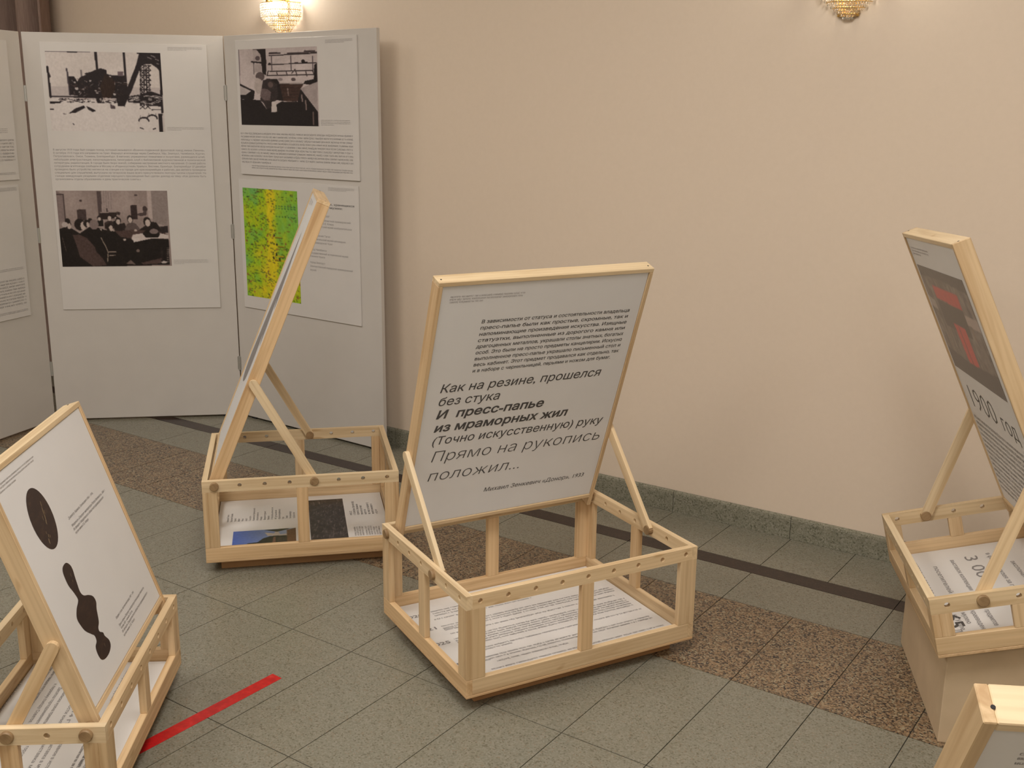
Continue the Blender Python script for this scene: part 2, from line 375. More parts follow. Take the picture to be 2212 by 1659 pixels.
# ------------------------------------------------------------------ the room
QW = 3.655                                    # wall plane
P0, P1_, Q0 = -6.7, 3.6, -3.8
RP = Matrix.Rotation(AL, 4, 'Z')
def pbox(name, x0, x1, y0, y1, z0, z1, m, kind='structure', parent=None):
    bm = bmesh.new(); box_bm(bm, x0, x1, y0, y1, z0, z1); o = done(bm, name, parent, m)
    if parent is None: o.matrix_world = RP
    if kind: o['kind'] = kind
    return o
floor = pbox('floor', P0-.1, P1_+.1, Q0-.1, QW+.1, -.06, -.0035, GROUT)
pbox('wall_back', P0-.1, P1_+.1, QW, QW+.12, 0, CEIL, WALLM)
pbox('wall_left', P0-.12, P0, Q0, QW, 0, CEIL, WALLM)
pbox('wall_right', P1_, P1_+.12, Q0, QW, 0, CEIL, WALLM)
pbox('wall_front', P0, P1_, Q0-.12, Q0, 0, CEIL, WALLM)
pbox('ceiling', P0, P1_, Q0, QW, CEIL, CEIL+.1, CEILM)
S_, T_ = .23873, .47265; G0 = -2.4553; GAP = .0013
tmesh = {}
def tile(name, x0, x1, y0, y1, m):
    L, H = x1-x0-2*GAP, y1-y0-2*GAP; key = (name, round(L, 4), round(H, 4))
    if key not in tmesh:
        bm = bmesh.new(); box_bm(bm, -L/2, L/2, -H/2, H/2, -.0035, 0)
        me_ = bpy.data.meshes.new(name); bmesh.ops.recalc_face_normals(bm, faces=bm.faces[:]); bm.to_mesh(me_); bm.free(); me_.materials.append(m); tmesh[key] = me_
    o = bpy.data.objects.new(name, tmesh[key]); COL.objects.link(o); o.parent = floor
    o.location = ((x0+x1)/2, (y0+y1)/2, random.uniform(-.0003, .0001)); return o
rowsq = [2.5501, 2.0556, 2.0556-T_, 2.0556-2*T_, 2.0556-3*T_]
for i in range(-17, 17):
    x = G0+i*S_
    for a, b in zip(rowsq[1:], rowsq): tile('floor_tile', x, x+S_, a, b, TILEM)
    tile('granite_slab', x, x+S_, 2.5501, 3.025, GRANM)
    tile('floor_tile', x, x+S_, 3.3445, QW-.018, TILEM)
    if i % 2: tile('floor_tile', x, x+2*S_, 3.025, 3.2645, TILEM)
for i in range(-17, 17, 4): tile('dark_strip_slab', G0+i*S_, G0+(i+4)*S_, 3.2645, 3.3445, STRIPM)
# the remaining floor behind and beside the camera carries the same stone without visible joints
for nm, a in (('floor_field', (P0, P1_, Q0, rowsq[-1])), ('floor_field', (G0+17*S_, P1_, rowsq[-1], QW))):
    bm = bmesh.new(); box_bm(bm, a[0]+.002, a[1], a[2], a[3]-.002, -.0035, 0); done(bm, nm, floor, TILEM)
bb = pbox('baseboard_back', P0, P1_, QW-.005, QW, 0, .080, GROUT)
bme = None
for i in range(-9, 10):
    x0 = G0+3*S_+i*2*S_-.006; x1 = x0+2*S_
    bm = bmesh.new(); prof = [(QW-.005, 0), (QW-.0185, 0), (QW-.0185, .072), (QW-.0165, .0800), (QW-.011, .0838), (QW-.003, .0842)]
    A = [bm.verts.new((x0+.001, a, b)) for a, b in prof]; B = [bm.verts.new((x1-.001, a, b)) for a, b in prof]
    bm.faces.new(A); bm.faces.new(B)
    for k in range(len(prof)): j = (k+1) % len(prof); bm.faces.new((A[k], B[k], B[j], A[j]))
    done(bm, 'skirting_slab', bb, BASEM)
# unseen glowing discs added at the ceiling, carrying the fill area lights
for (p, q, s, w), where in zip(FILL_LAMPS, ('the tiled floor left of the screen', 'the left end of the folding screen', 'the central stand', 'the right stand', 'the floor behind the camera on the left', 'the floor behind the camera on the right')):
    bm = bmesh.new(); bmesh.ops.create_cone(bm, cap_ends=True, segments=40, radius1=s/2, radius2=s/2+.03, depth=.05)
    o = done(bm, 'ceiling_fill_disc', None, FILLG); o.location = PQ(p, q, CEIL-.025)
    tag(o, 'round flat fill lamp added unseen above '+where, 'ceiling lamp', 'added fill lamps')

# ------------------------------------------------------------------ folding screen
PZ = 1.855
PA = Vector((-2.2745, 5.1596, 0)); A2, A3, A1 = .1504, -.6413, 4.3825
def dirv(a): return Vector((cos(a), sin(a), 0))
PB = PA+dirv(A2)*.9079; ZU = Vector((0, 0, 1))
scr = empty('folding_screen', Matrix.Translation(PA)); tag(scr, 'white three leaf hinged folding screen carrying exhibition posters by the beige wall', 'screen')
LEAF = {}
def leaf(origin, X, x0, x1, key):
    N = X.cross(ZU); Wm = mat4(origin, X, ZU, N); LEAF[key] = Wm
    bm = bmesh.new(); box_bm(bm, x0, x1, .010, PZ, -.02, 0); bmesh.ops.bevel(bm, geom=bm.edges[:], offset=.001, segments=1, affect='EDGES')
    o = done(bm, 'screen_leaf', scr, SCREENM); o.matrix_world = Wm
    for xx in (x0+.08, x1-.08):
        g = block('foot_glide', o, xx-.015, xx+.015, 0, .0101, -.016, -.004, DARK, 0)
leaf(PA, dirv(A2), .006, .9055, 2); leaf(PB, dirv(A3), .003, .992, 3); leaf(PA, -dirv(A1), -.93, -.006, 1)
bpy.context.view_layer.update()
for q, ang, zs in ((PB, (A2+A3)/2, (1.596, .940, .278)), (PA, (A2+A1-pi)/2, (1.582, .925, .270))):
    for zc in zs:
        bm = bmesh.new(); bmesh.ops.create_cone(bm, cap_ends=True, segments=12, radius1=.0055, radius2=.0055, depth=.072)
        box_bm(bm, -.013, .013, -.0012, .0012, -.033, .033)
        o = done(bm, 'hinge', scr, STEEL)
        n = dirv(ang).cross(ZU); o.matrix_world = Matrix.Translation(q+n*.003+Vector((0, 0, zc))) @ Matrix.Rotation(ang, 4, 'Z')

def poster(key, x0, x1, z0, z1, label, lift=.006):
    Wm = LEAF[key] @ Matrix.Translation((0, 0, lift))
    bm = bmesh.new(); box_bm(bm, x0, x1, z0, z1, -lift+.0003, 0); bmesh.ops.bevel(bm, geom=bm.edges[:], offset=.0006, segments=1, affect='EDGES')
    o = done(bm, 'poster', None, PAPER3); o.matrix_world = Wm; tag(o, label, 'poster', 'posters on the folding screen'); return o

# -- winter works photograph
def pic_factory():
    g = Pic(210, 142, (.80, .765, .745)); K = (.115, .09, .11)
    def c(*pts):
        out = []
        for X, Y in pts:
            v_ = (Y-120)/912; out.append(((X-103-60*v_)/1335, v_))
        return out
    g.fuzz(30, .05)
    g.poly(c((150, 515), (1440, 515), (1470, 700), (150, 700)), (.74, .70, .69)); g.poly(c((150, 650), (1450, 700), (1475, 1040), (160, 1040)), (.83, .80, .785))
    g.line(c((110, 123), (620, 123)), .006, (.4, .36, .38)); g.line(c((360, 125), (470, 125)), .009, K); g.line(c((1170, 124), (1440, 124)), .01, K)
    g.line(c((128, 300), (158, 640)), .017, K); g.poly(c((125, 300), (165, 410), (140, 430)), K)
    g.line(c((350, 318), (382, 610)), .014, (.25, .22, .25)); g.line(c((515, 330), (520, 420)), .011, (.45, .42, .43))
    g.line(c((685, 122), (702, 340)), .021, K); g.line(c((1012, 122), (1038, 520)), .019, K)
    g.poly(c((370, 405), (430, 400), (470, 460), (500, 415), (560, 385), (690, 320), (745, 305), (812, 325), (815, 370), (860, 380), (960, 385), (1045, 380), (1050, 520), (1010, 600), (1040, 640), (1020, 740), (940, 735), (925, 650), (760, 640), (745, 705), (700, 705), (680, 650), (380, 612)), K, .05)
    g.line(c((565, 370), (650, 352)), .012, K); g.poly(c((940, 340), (1005, 340), (1005, 390), (940, 390)), (.42, .36, .38))
    for x, y, r in ((460, 540, .016), (440, 470, .009), (620, 450, .010), (540, 550, .009), (885, 480, .02), (900, 600, .012), (740, 660, .012), (680, 560, .010), (850, 400, .010), (490, 580, .007), (700, 590, .008), (840, 580, .008), (575, 460, .006)):
        (cx, cy), = c((x, y)); g.ell(cx, cy, r, r*1.2, (.70, .67, .66))
    for _ in range(70):
        (a, b), = c((random.uniform(400, 1040), random.uniform(430, 680))); g.line([(a, b), (a+random.uniform(-.04, .04), b+random.uniform(-.03, .03))], .004, (.30, .22, .21) if random.random() < .6 else (.6, .56, .55))
    g.poly(c((790, 370), (880, 420), (910, 500), (900, 560), (860, 640), (760, 640), (730, 520)), (.17, .11, .09), .08)
    g.poly(c((1190, 130), (1420, 130), (1440, 340), (1400, 290), (1330, 245), (1230, 255), (1190, 330), (1100, 560), (1060, 640), (1015, 738), (935, 735), (1000, 600), (1050, 520), (1100, 400), (1160, 250)), K, .05)
    for x, y in ((1330, 150), (1380, 190), (1290, 170), (1400, 240)): (cx, cy), = c((x, y)); g.line([(cx, cy), (cx+.035, cy+.02)], .006, (.62, .58, .58))
    for x in (1205, 1250, 1290, 1325): g.line(c((x if x < 1290 else x-25, 262), (x, 730)), .007, K)
    ys = list(range(262, 740, 56))
    for i, y in enumerate(ys):
        g.line(c((1200, y), (1325, y+4)), .008, K)
        g.line(c((1200, y), (1260, y+56), (1325, y)), .006, K); g.line(c((1200, y+56), (1262, y), (1325, y+56)), .006, K)
    g.line(c((1432, 125), (1462, 800)), .02, K)
    g.poly(c((150, 690), (280, 690), (270, 712), (150, 716)), K); g.line(c((160, 632), (680, 640)), .011, K)
    for _ in range(90):
        (a, b), = c((random.uniform(240, 930), random.uniform(655, 700))); g.line([(a, b), (a+random.uniform(0, .03), b)], .005, K if random.random() < .6 else (.55, .5, .5))
    g.poly(c((1050, 625), (1190, 600), (1330, 560), (1450, 600), (1460, 735), (1330, 730), (1190, 700), (1060, 690)), K, .06)
    for _ in range(40):
        (a, b), = c((random.uniform(1070, 1440), random.uniform(610, 710))); g.line([(a, b), (a+random.uniform(.01, .05), b+random.uniform(-.01, .01))], .006, (.68, .65, .64))
    g.poly(c((365, 825), (440, 770), (540, 735), (560, 760), (480, 800), (440, 820)), K, .3); g.poly(c((570, 740), (620, 760), (685, 795), (640, 808), (590, 780)), K, .2)
    g.poly(c((845, 705), (870, 725), (910, 740), (905, 768), (850, 765)), (.3, .25, .27), .3)
    for cx_, cy_ in ((1243, 905), (1342, 875)):
        g.line(c(*[(cx_+58*cos(t), cy_-38*sin(t)) for t in np.linspace(0, pi, 12)]), .013, K)
        g.line(c((cx_-50, cy_-5), (cx_-40, cy_-60)), .005, (.45, .42, .43)); g.line(c((cx_+40, cy_-30), (cx_+45, cy_-60)), .005, (.45, .42, .43))
    g.poly(c((1415, 822), (1462, 822), (1475, 1030), (1425, 1030)), K); g.line(c((1200, 985), (1240, 1000)), .008, K); g.line(c((1355, 1002), (1380, 992)), .01, K)
    g.line(c((155, 782), (185, 784)), .01, K); g.line(c((410, 945), (420, 955)), .008, K); g.line(c((1340, 775), (1450, 770)), .006, K); g.line(c((300, 832), (330, 836)), .006, (.4, .35, .36))
    g.fuzz(2, .06); return g
# -- meeting photograph
def pic_meeting():
    g = Pic(210, 144, (.60, .54, .52)); K = (.085, .065, .07)
    def c(*pts):
        out = []
        for X, Y in pts:
            v_ = (Y-165)/848; out.append(((X-218-68*v_)/1246, v_))
        return out
    g.fuzz(25, .10); g.poly(c((218, 170), (300, 205), (325, 500), (225, 520)), (.52, .46, .45)); g.line(c((222, 208), (298, 208), (322, 490)), .011, (.28, .23, .23))
    g.poly(c((670, 170), (720, 170), (730, 440), (690, 440)), (.33, .28, .28)); g.poly(c((720, 165), (850, 165), (860, 420), (730, 420)), (.62, .56, .545))
    for x in (750, 775, 800, 830): g.line(c((x, 165), (x+5, 400)), .004, (.50, .45, .44))
    g.poly(c((1230, 160), (1280, 160), (1310, 480), (1255, 480)), (.70, .64, .62)); g.line(c((1405, 250), (1415, 500)), .008, (.42, .37, .36))
    g.poly(c((1280, 160), (1465, 155), (1478, 560), (1310, 520)), (.55, .50, .485))
    g.poly(c((447, 375), (548, 370), (558, 500), (455, 490)), (.26, .21, .21), .08); g.poly(c((1048, 328), (1122, 322), (1132, 485), (1062, 482)), (.20, .15, .155), .06)
    g.poly(c((1130, 345), (1240, 340), (1245, 455), (1145, 460)), (.62, .55, .53)); g.ell(*c((1215, 370))[0], .022, .04, (.25, .2, .2)); g.ell(*c((1175, 430))[0], .035, .02, (.3, .25, .25)); g.ell(*c((1215, 410))[0], .016, .04, (.3, .25, .25))
    g.ell(*c((492, 275))[0], .012, .014, (.25, .2, .2)); g.ell(*c((1110, 215))[0], .014, .012, (.3, .25, .25))
    g.poly(c((700, 425), (720, 400), (890, 390), (900, 410), (890, 470), (700, 490)), (.16, .12, .12)); g.line(c((720, 408), (890, 396)), .012, (.60, .54, .52)); g.poly(c((900, 395), (940, 410), (930, 435), (900, 430)), (.2, .16, .16)); g.line(c((785, 365), (790, 395)), .012, (.25, .2, .2))
    SKN = (.74, .68, .65)
    def person(x, y, s, coat, body, face=SKN, fx=0):
        (cx, cy), = c((x, y)); g.poly(c(*body), coat, .03); g.ell(cx, cy, .026*s, .047*s, (.13, .10, .10)); g.ell(cx+fx*s, cy+.013*s, .019*s, .036*s, face)
    person(700, 470, .7, K, ((670, 500), (740, 490), (750, 560), (680, 560)))
    person(815, 462, .9, (.22, .17, .17), ((760, 520), (800, 500), (860, 505), (880, 580), (760, 590)))
    person(885, 470, .7, K, ((860, 500), (910, 500), (920, 560), (860, 560)))
    person(912, 500, 1., (.14, .11, .11), ((860, 560), (900, 535), (985, 525), (1005, 570), (990, 620), (880, 620)))
    person(1047, 480, 1.05, (.36, .31, .30), ((985, 600), (1010, 540), (1050, 515), (1110, 530), (1160, 590), (1120, 615), (1000, 615)))
    person(1240, 510, 1.3, (.12, .09, .09), ((1150, 600), (1215, 560), (1290, 510), (1345, 520), (1400, 590), (1425, 640), (1230, 650)), fx=.004)
    g.poly(c((875, 615), (1110, 600), (1425, 625), (1480, 660), (1490, 700), (1200, 720), (900, 680)), (.30, .23, .22), .05)
    g.poly(c((1080, 655), (1200, 640), (1330, 630), (1485, 660), (1490, 700), (1300, 700), (1150, 730), (1110, 740), (1065, 700)), (.78, .73, .71))
    g.poly(c((1390, 565), (1480, 560), (1482, 635), (1410, 640)), (.17, .14, .15))
    g.ell(*c((1290, 645))[0], .075, .055, K); g.ell(*c((1320, 620))[0], .04, .035, (.50, .44, .43)); g.poly(c((1195, 650), (1390, 650), (1370, 690), (1230, 690)), K)
    g.poly(c((255, 590), (340, 560), (420, 600), (480, 640), (600, 560), (690, 575), (760, 600), (880, 620), (940, 680), (1060, 700), (1100, 740), (1300, 700), (1490, 710), (1505, 1000), (288, 1025)), K, .03)
    for x, y, s, f in ((345, 545, 1.2, .014), (480, 540, 1.7, .022), (560, 530, 1.1, .012), (600, 500, .8, .0), (640, 540, 1.5, .0), (815, 570, 1.2, .014), (345, 500, .8, .0)):
        (cx, cy), = c((x, y)); g.ell(cx, cy, .028*s, .045*s, (.12, .09, .09) if x != 640 else (.50, .44, .43)); 
        if f: g.ell(cx+f*s*.8, cy+.012*s, .014*s, .034*s, SKN)
    g.ell(*c((315, 540))[0], .028, .035, (.72, .67, .65)); g.poly(c((700, 585), (730, 590), (725, 612)), SKN); g.poly(c((800, 570), (835, 560), (870, 625)), SKN)
    g.poly(c((400, 655), (470, 650), (560, 690), (650, 790), (670, 850), (740, 920), (785, 1000), (630, 1012), (480, 900), (440, 760)), (.30, .235, .225), .05)
    g.line(c((720, 690), (775, 790), (800, 850), (795, 960)), .008, (.62, .56, .50)); g.line(c((810, 850), (890, 850)), .009, (.6, .54, .5)); g.line(c((815, 890), (885, 888)), .006, (.6, .54, .5))
    g.ell(*c((988, 712))[0], .014, .016, SKN); g.ell(*c((1112, 608))[0], .014, .014, SKN); g.poly(c((1080, 700), (1145, 690), (1140, 735), (1090, 740)), (.8, .76, .74))
    g.ell(*c((1140, 838))[0], .016, .022, (.45, .39, .37)); g.poly(c((1000, 985), (1060, 940), (1115, 995)), (.42, .36, .34)); g.poly(c((1180, 975), (1420, 920), (1400, 985), (1200, 995)), (.30, .23, .22)); g.ell(*c((1440, 970))[0], .028, .016, (.72, .68, .66))
    for y in range(810, 980, 22): g.line(c((1475, y), (1492, y)), .008, (.45, .4, .38)); g.line(c((1405, y), (1420, y)), .006, (.25, .2, .2))
    g.line(c((285, 680), (330, 840)), .006, (.32, .27, .25)); g.poly(c((1447, 150), (1470, 150), (1466, 170)), (.66, .645, .625))
    g.fuzz(2, .07); return g
# -- study photograph
def pic_study():
    g = Pic(180, 172, (.76, .71, .70)); K = (.10, .075, .085)
    def c(*pts):
        out = []
        for X, Y in pts:
            t = (X-225)/935; y0 = 605-65*t; v_ = (Y-y0)/(1500-y0); out.append(((X-220-18*v_)/938, v_))
        return out
    g.fuzz(30, .08); g.line(c((225, 605), (235, 1190)), .008, (.45, .40, .42))
    g.poly(c((400, 598), (560, 588), (565, 750), (560, 900), (520, 880), (515, 760), (495, 660), (400, 605)), K); g.poly(c((405, 605), (450, 600), (500, 660), (500, 740), (405, 740)), (.68, .63, .62)); g.poly(c((500, 640), (512, 860), (530, 870), (525, 640)), K)
    g.line(c((385, 745), (560, 755)), .018, K); g.line(c((410, 750), (410, 890)), .008, K); g.ell(*c((460, 700))[0], .03, .03, (.35, .3, .31)); g.poly(c((415, 770), (500, 770), (500, 860), (415, 870)), (.66, .61, .60))
    for a, b in (((600, 665), (1155, 620)), ((590, 770), (1150, 738)), ((585, 850), (1105, 828)), ((570, 900), (1120, 878))): g.line(c(a, b), .011, K)
    for x in (628, 858, 1108): g.line(c((x, 660), (x+2, 840)), .009, (.30, .26, .28))
    g.line(c((605, 640), (730, 632)), .022, (.25, .21, .22)); g.line(c((820, 632), (1155, 608)), .014, (.3, .26, .27)); g.line(c((1020, 602), (1130, 596)), .022, (.28, .24, .25))
    g.ell(*c((1000, 720))[0], .022, .022, K); g.line(c((990, 735), (1045, 732)), .014, K); g.line(c((905, 738), (940, 735)), .010, (.4, .35, .36)); g.ell(*c((605, 762))[0], .018, .012, K)
    for x in (685, 800, 915, 1030): g.line(c((x, 845), (x+12, 895)), .012, (.28, .24, .25))
    g.line(c((585, 850), (572, 900)), .011, K); g.line(c((868, 865), (905, 822)), .014, (.3, .26, .27)); g.line(c((1105, 828), (1125, 880)), .010, K)
    g.poly(c((1125, 760), (1158, 740), (1160, 980), (1080, 1000), (1000, 990), (1020, 955), (1120, 930)), K)
    g.ell(*c((885, 940))[0], .028, .022, (.35, .30, .30)); g.ell(*c((730, 945))[0], .03, .018, (.55, .5, .5))
    g.poly(c((560, 940), (690, 940), (720, 990), (1000, 985), (960, 1050), (920, 1210), (740, 1200), (600, 1180)), K, .03)
    g.poly(c((720, 1000), (1000, 1000), (960, 1060), (945, 1200), (760, 1200)), (.25, .17, .15), .05); g.line(c((720, 992), (985, 985)), .014, (.62, .57, .55)); g.line(c((815, 1050), (822, 1130)), .014, (.55, .48, .45)); g.line(c((800, 1205), (900, 1207)), .008, (.5, .43, .4))
    for y in (1040, 1080, 1120, 1160): g.line(c((740, y), (940, y)), .005, (.14, .1, .1))
    g.ell(*c((485, 915))[0], .058, .058, (.34, .29, .29)); g.ell(*c((465, 1030))[0], .058, .10, (.70, .65, .63)); g.ell(*c((450, 965))[0], .03, .035, (.72, .67, .65))
    g.poly(c((225, 1005), (415, 1090), (410, 1120), (400, 1190), (330, 1200), (235, 1190)), K); g.poly(c((228, 1030), (370, 1090), (300, 1140), (232, 1140)), (.72, .68, .67))
    g.poly(c((520, 960), (600, 940), (690, 1000), (700, 1150), (640, 1250), (620, 1330), (560, 1310), (520, 1230), (480, 1200), (500, 1060)), (.18, .145, .15), .10)
    g.poly(c((500, 1060), (570, 1060), (615, 1100), (600, 1200), (530, 1200), (480, 1150)), (.40, .34, .34), .12); g.ell(*c((610, 1010))[0], .035, .04, (.35, .29, .28))
    g.poly(c((965, 1045), (1160, 960), (1160, 1310), (1080, 1200)), (.64, .59, .58)); g.fuzz(8, .05)
    g.poly(c((232, 1195), (410, 1195), (480, 1200), (560, 1310), (740, 1210), (930, 1210), (965, 1050), (1160, 1320), (1165, 1500), (240, 1500)), K, .02)
    g.poly(c((620, 1215), (665, 1205), (685, 1300), (680, 1335), (612, 1340)), (.78, .74, .72)); g.line(c((978, 1125), (985, 1200)), .017, (.55, .48, .46)); g.line(c((1022, 1190), (1030, 1300)), .017, (.50, .43, .41)); g.line(c((1108, 1330), (1110, 1480)), .015, (.42, .35, .33))
    g.fuzz(2, .06); return g
def pic_map():
    g = Pic(110, 150, (.50, .62, .12)); X, Y = g.X, g.Y
    base = g.a; yl = np.array((.86, .80, .10)); gr = np.array((.60, .76, .10)); tl = np.array((.40, .68, .40)); ol = np.array((.70, .74, .08))
    n = np.zeros_like(X)
    for sc, am in ((26, 1.), (12, .7), (5, .5)):
        g2 = Pic(110, 150); n += g2.fuzz(sc, am)
    stripe = np.exp(-((X-.50-.04*Y)/.085)**2*1.2); right = np.clip((X-.56-.05*Y)*14, 0, 1)*np.clip((.80-Y)*4, 0, 1)
    lowyl = np.clip((Y-.35)*3, 0, 1)*np.clip((X-.25)*4, 0, 1)*np.clip((.66-X)*5, 0, 1)
    t = np.clip(stripe+lowyl*.8+n*1.2, 0, 1)[..., None]
    a = gr*(1-t)+yl*t; q = np.clip(n*1.6-.1, 0, 1)[..., None]*(1-t); a = a*(1-q)+ol*q
    tq = np.clip(-n*1.4+.05, 0, .8)[..., None]*(1-t); a = a*(1-tq)+tl*tq
    r = (right*np.clip(.72-n*.8, 0, 1))[..., None]; a = a*(1-r)+(tl*.55+gr*.45)*r; g.a = a
    for _ in range(620):
        x, y = random.random(), random.random(); d = random.uniform(.008, .05)
        if .58 < x and y < .5 and random.random() < .6: continue
        g.line([(x, y), (x+d, y+random.uniform(-.006, .012))], .0075, random.choice(((.22, .30, .10), (.30, .33, .12), (.35, .28, .12), (.20, .34, .20), (.5, .35, .15))))
    for y in (.14, .235, .16): 
        for x in np.arange(.60, .98, .055): g.line([(x, y), (x+.025, y+.003)], .010, (.15, .33, .22))
    for x, y in ((.555, .41), (.60, .49), (.585, .58), (.535, .615), (.645, .62)):
        g.line([(x+.02, y+.012), (x+.13, y+.014)], .014, (.78, .66, .06)); g.line([(x+.02, y+.02), (x+.13, y+.022)], .006, (.3, .26, .08)); g.ell(x, y, .014, .012, (.05, .06, .10))
    for _ in range(26): x, y = random.random(), random.uniform(.35, 1); g.ell(x, y, .014, .010, (.60, .38, .20))
    g.fuzz(1.5, .10); return g

po = poster(2, .083, .829, .564, 1.812, 'tall white poster with a factory photo above a meeting photo, on the middle screen leaf')
tag(pic_factory().make('photo_print', po, .105, .618, 1.413, 1.772), 'black and white photo of a snowy works yard')
tag(pic_meeting().make('photo_print', po, .098, .608, .774, 1.137), 'black and white photo of people meeting round a table')
pt = Print()
for i, s in enumerate(["В августе 1919 года был создан поезд, который назывался «Военно-подвижной фронтовой поезд имени Ленина».",
    "В октябре 1919 года его направили на Урал. Маршрут агитпоезда через Симбирск, Уфу, Златоуст, Челябинск, Курган,",
    "Петропавловск, Омск, Тюмень, Екатеринбург. В вагонах, украшенных плакатами и лозунгами, размещался штаб,",
    "небольшая электростанция, кинопередвижка, типография, клуб с библиотекой художественной и политической",
    "литературы, радиостанция. В городе было бюро жалоб, собирание настроения местного населения. О своей работе",
    "сотрудники агитпоезда сообщали в Москву и «Родиноустной» Уральск, Вестник, Оренбург. Екатеринбург 27 декабря",
    "проведено было устройство митингов на станции и в городе для красноармейцев и рабочих, два митинга проведены",
    "специально для слушателей, выпускали на татарском языке всего присутствовало полторы тысячи слушателей. На",
    "съезде заведующих уездными отделами народного просвещения был сделан доклад на тему: «Как должны быть",
    "организованы отделы образования» и даны практические советы.»"]):
    pt.text(s, .101, 1.3235-i*.0152, .0088, .795 if i < 9 else .49, bold=.004)
pt.make('printed_text', po, INKS)
pt = Print(); pt.rows(.652, .809, 1.797, .006, 3, .0025, .55); pt.rows(.628, .80, 1.4325, .0062, 3, .0025, .4); pt.rows(.619, .782, .801, .0062, 4, .0025, .3); pt.make('fine_print', po, INKS)
po = poster(3, .093, .883, 1.221, 1.830, 'white poster with a dark study photo, upper sheet on the right screen leaf', .008)
tag(pic_study().make('photo_print', po, .114, .641, 1.450, 1.790), 'black and white photo of a cluttered study')
pt = Print(); pt.rows(.103, .849, 1.4075, .01465, 10, .0066, .28); pt.make('printed_text', po, INKS)
pt = Print(); pt.rows(.172, .845, 1.2605, .0095, 2, .0046); pt.rows(.693, .861, 1.813, .0055, 3, .0024, .7); pt.rows(.652, .836, 1.475, .0068, 4, .0026, .45); pt.make('fine_print', po, INKS)
po = poster(3, .067, .871, .574, 1.197, 'white poster with a green and yellow map, lower sheet on the right screen leaf')
tag(pic_map().make('map_print', po, .094, .477, .634, 1.157), 'green and yellow relief map')
pt = Print(); pb = Print()
pb.text('О сокровищах, хранящихся', .548, 1.1045, .0095, .844, bold=.012); pb.text('в уральских музеях:', .548, 1.0895, .0095, .770, bold=.012)
for s, y, x1 in (('город Екатеринбург', 1.051, .687), ('Свердловский областной краеведческий', 1.030, .818), ('музей имени О.Е. Клера', 1.0155, .71), ('Екатеринбургский музей изобразительных', 1.001, .826),
    ('город Нижний Тагил', .959, .686), ('Нижнетагильский музей-заповедник', .942, .785), ('Горнозаводской Урал', .9265, .70), ('город Челябинск', .894, .661), ('Государственный исторический музей', .878, .798),
    ('Южного Урала', .8625, .648), ('город Златоуст', .834, .649), ('Златоустовский городской краеведческий', .816, .825), ('музей', .7985, .588)):
    pt.text(s, .548, y, .0088, x1, bold=.006)
pt.make('printed_text', po, INKS); pb.make('heading_text', po, INK)
pt = Print(); pt.rows(.683, .847, 1.182, .0055, 3, .0024, .7); pt.make('fine_print', po, INKS)
po = poster(1, -.80, -.092, 1.193, 1.81, 'white poster cut by the left picture edge, upper sheet on the left screen leaf')
pt = Print(); pt.rows(-.79, -.105, 1.369, .0148, 7, .0068, 1.); pt.make('printed_text', po, INKS)
pt = Print(); pt.rows(-.6, -.134, 1.421, .008, 3, .003); pt.rows(-.75, -.113, 1.2245, .006, 2, .003); pt.rows(-.3, -.15, 1.799, .006, 2, .003); pt.make('fine_print', po, INKS)
po = poster(1, -.81, -.104, .556, 1.17, 'white poster cut by the left picture edge, lower sheet on the left screen leaf')
pt = Print(); pt.rows(-.80, -.122, .733, .0145, 9, .0068, 1.); pt.make('printed_text', po, INKS)
pt = Print(); pt.rows(-.75, -.124, .788, .007, 3, .003, .7); pt.rows(-.7, -.12, .588, .006, 2, .0035); pt.rows(-.4, -.116, 1.157, .006, 3, .003); pt.make('fine_print', po, INKS)

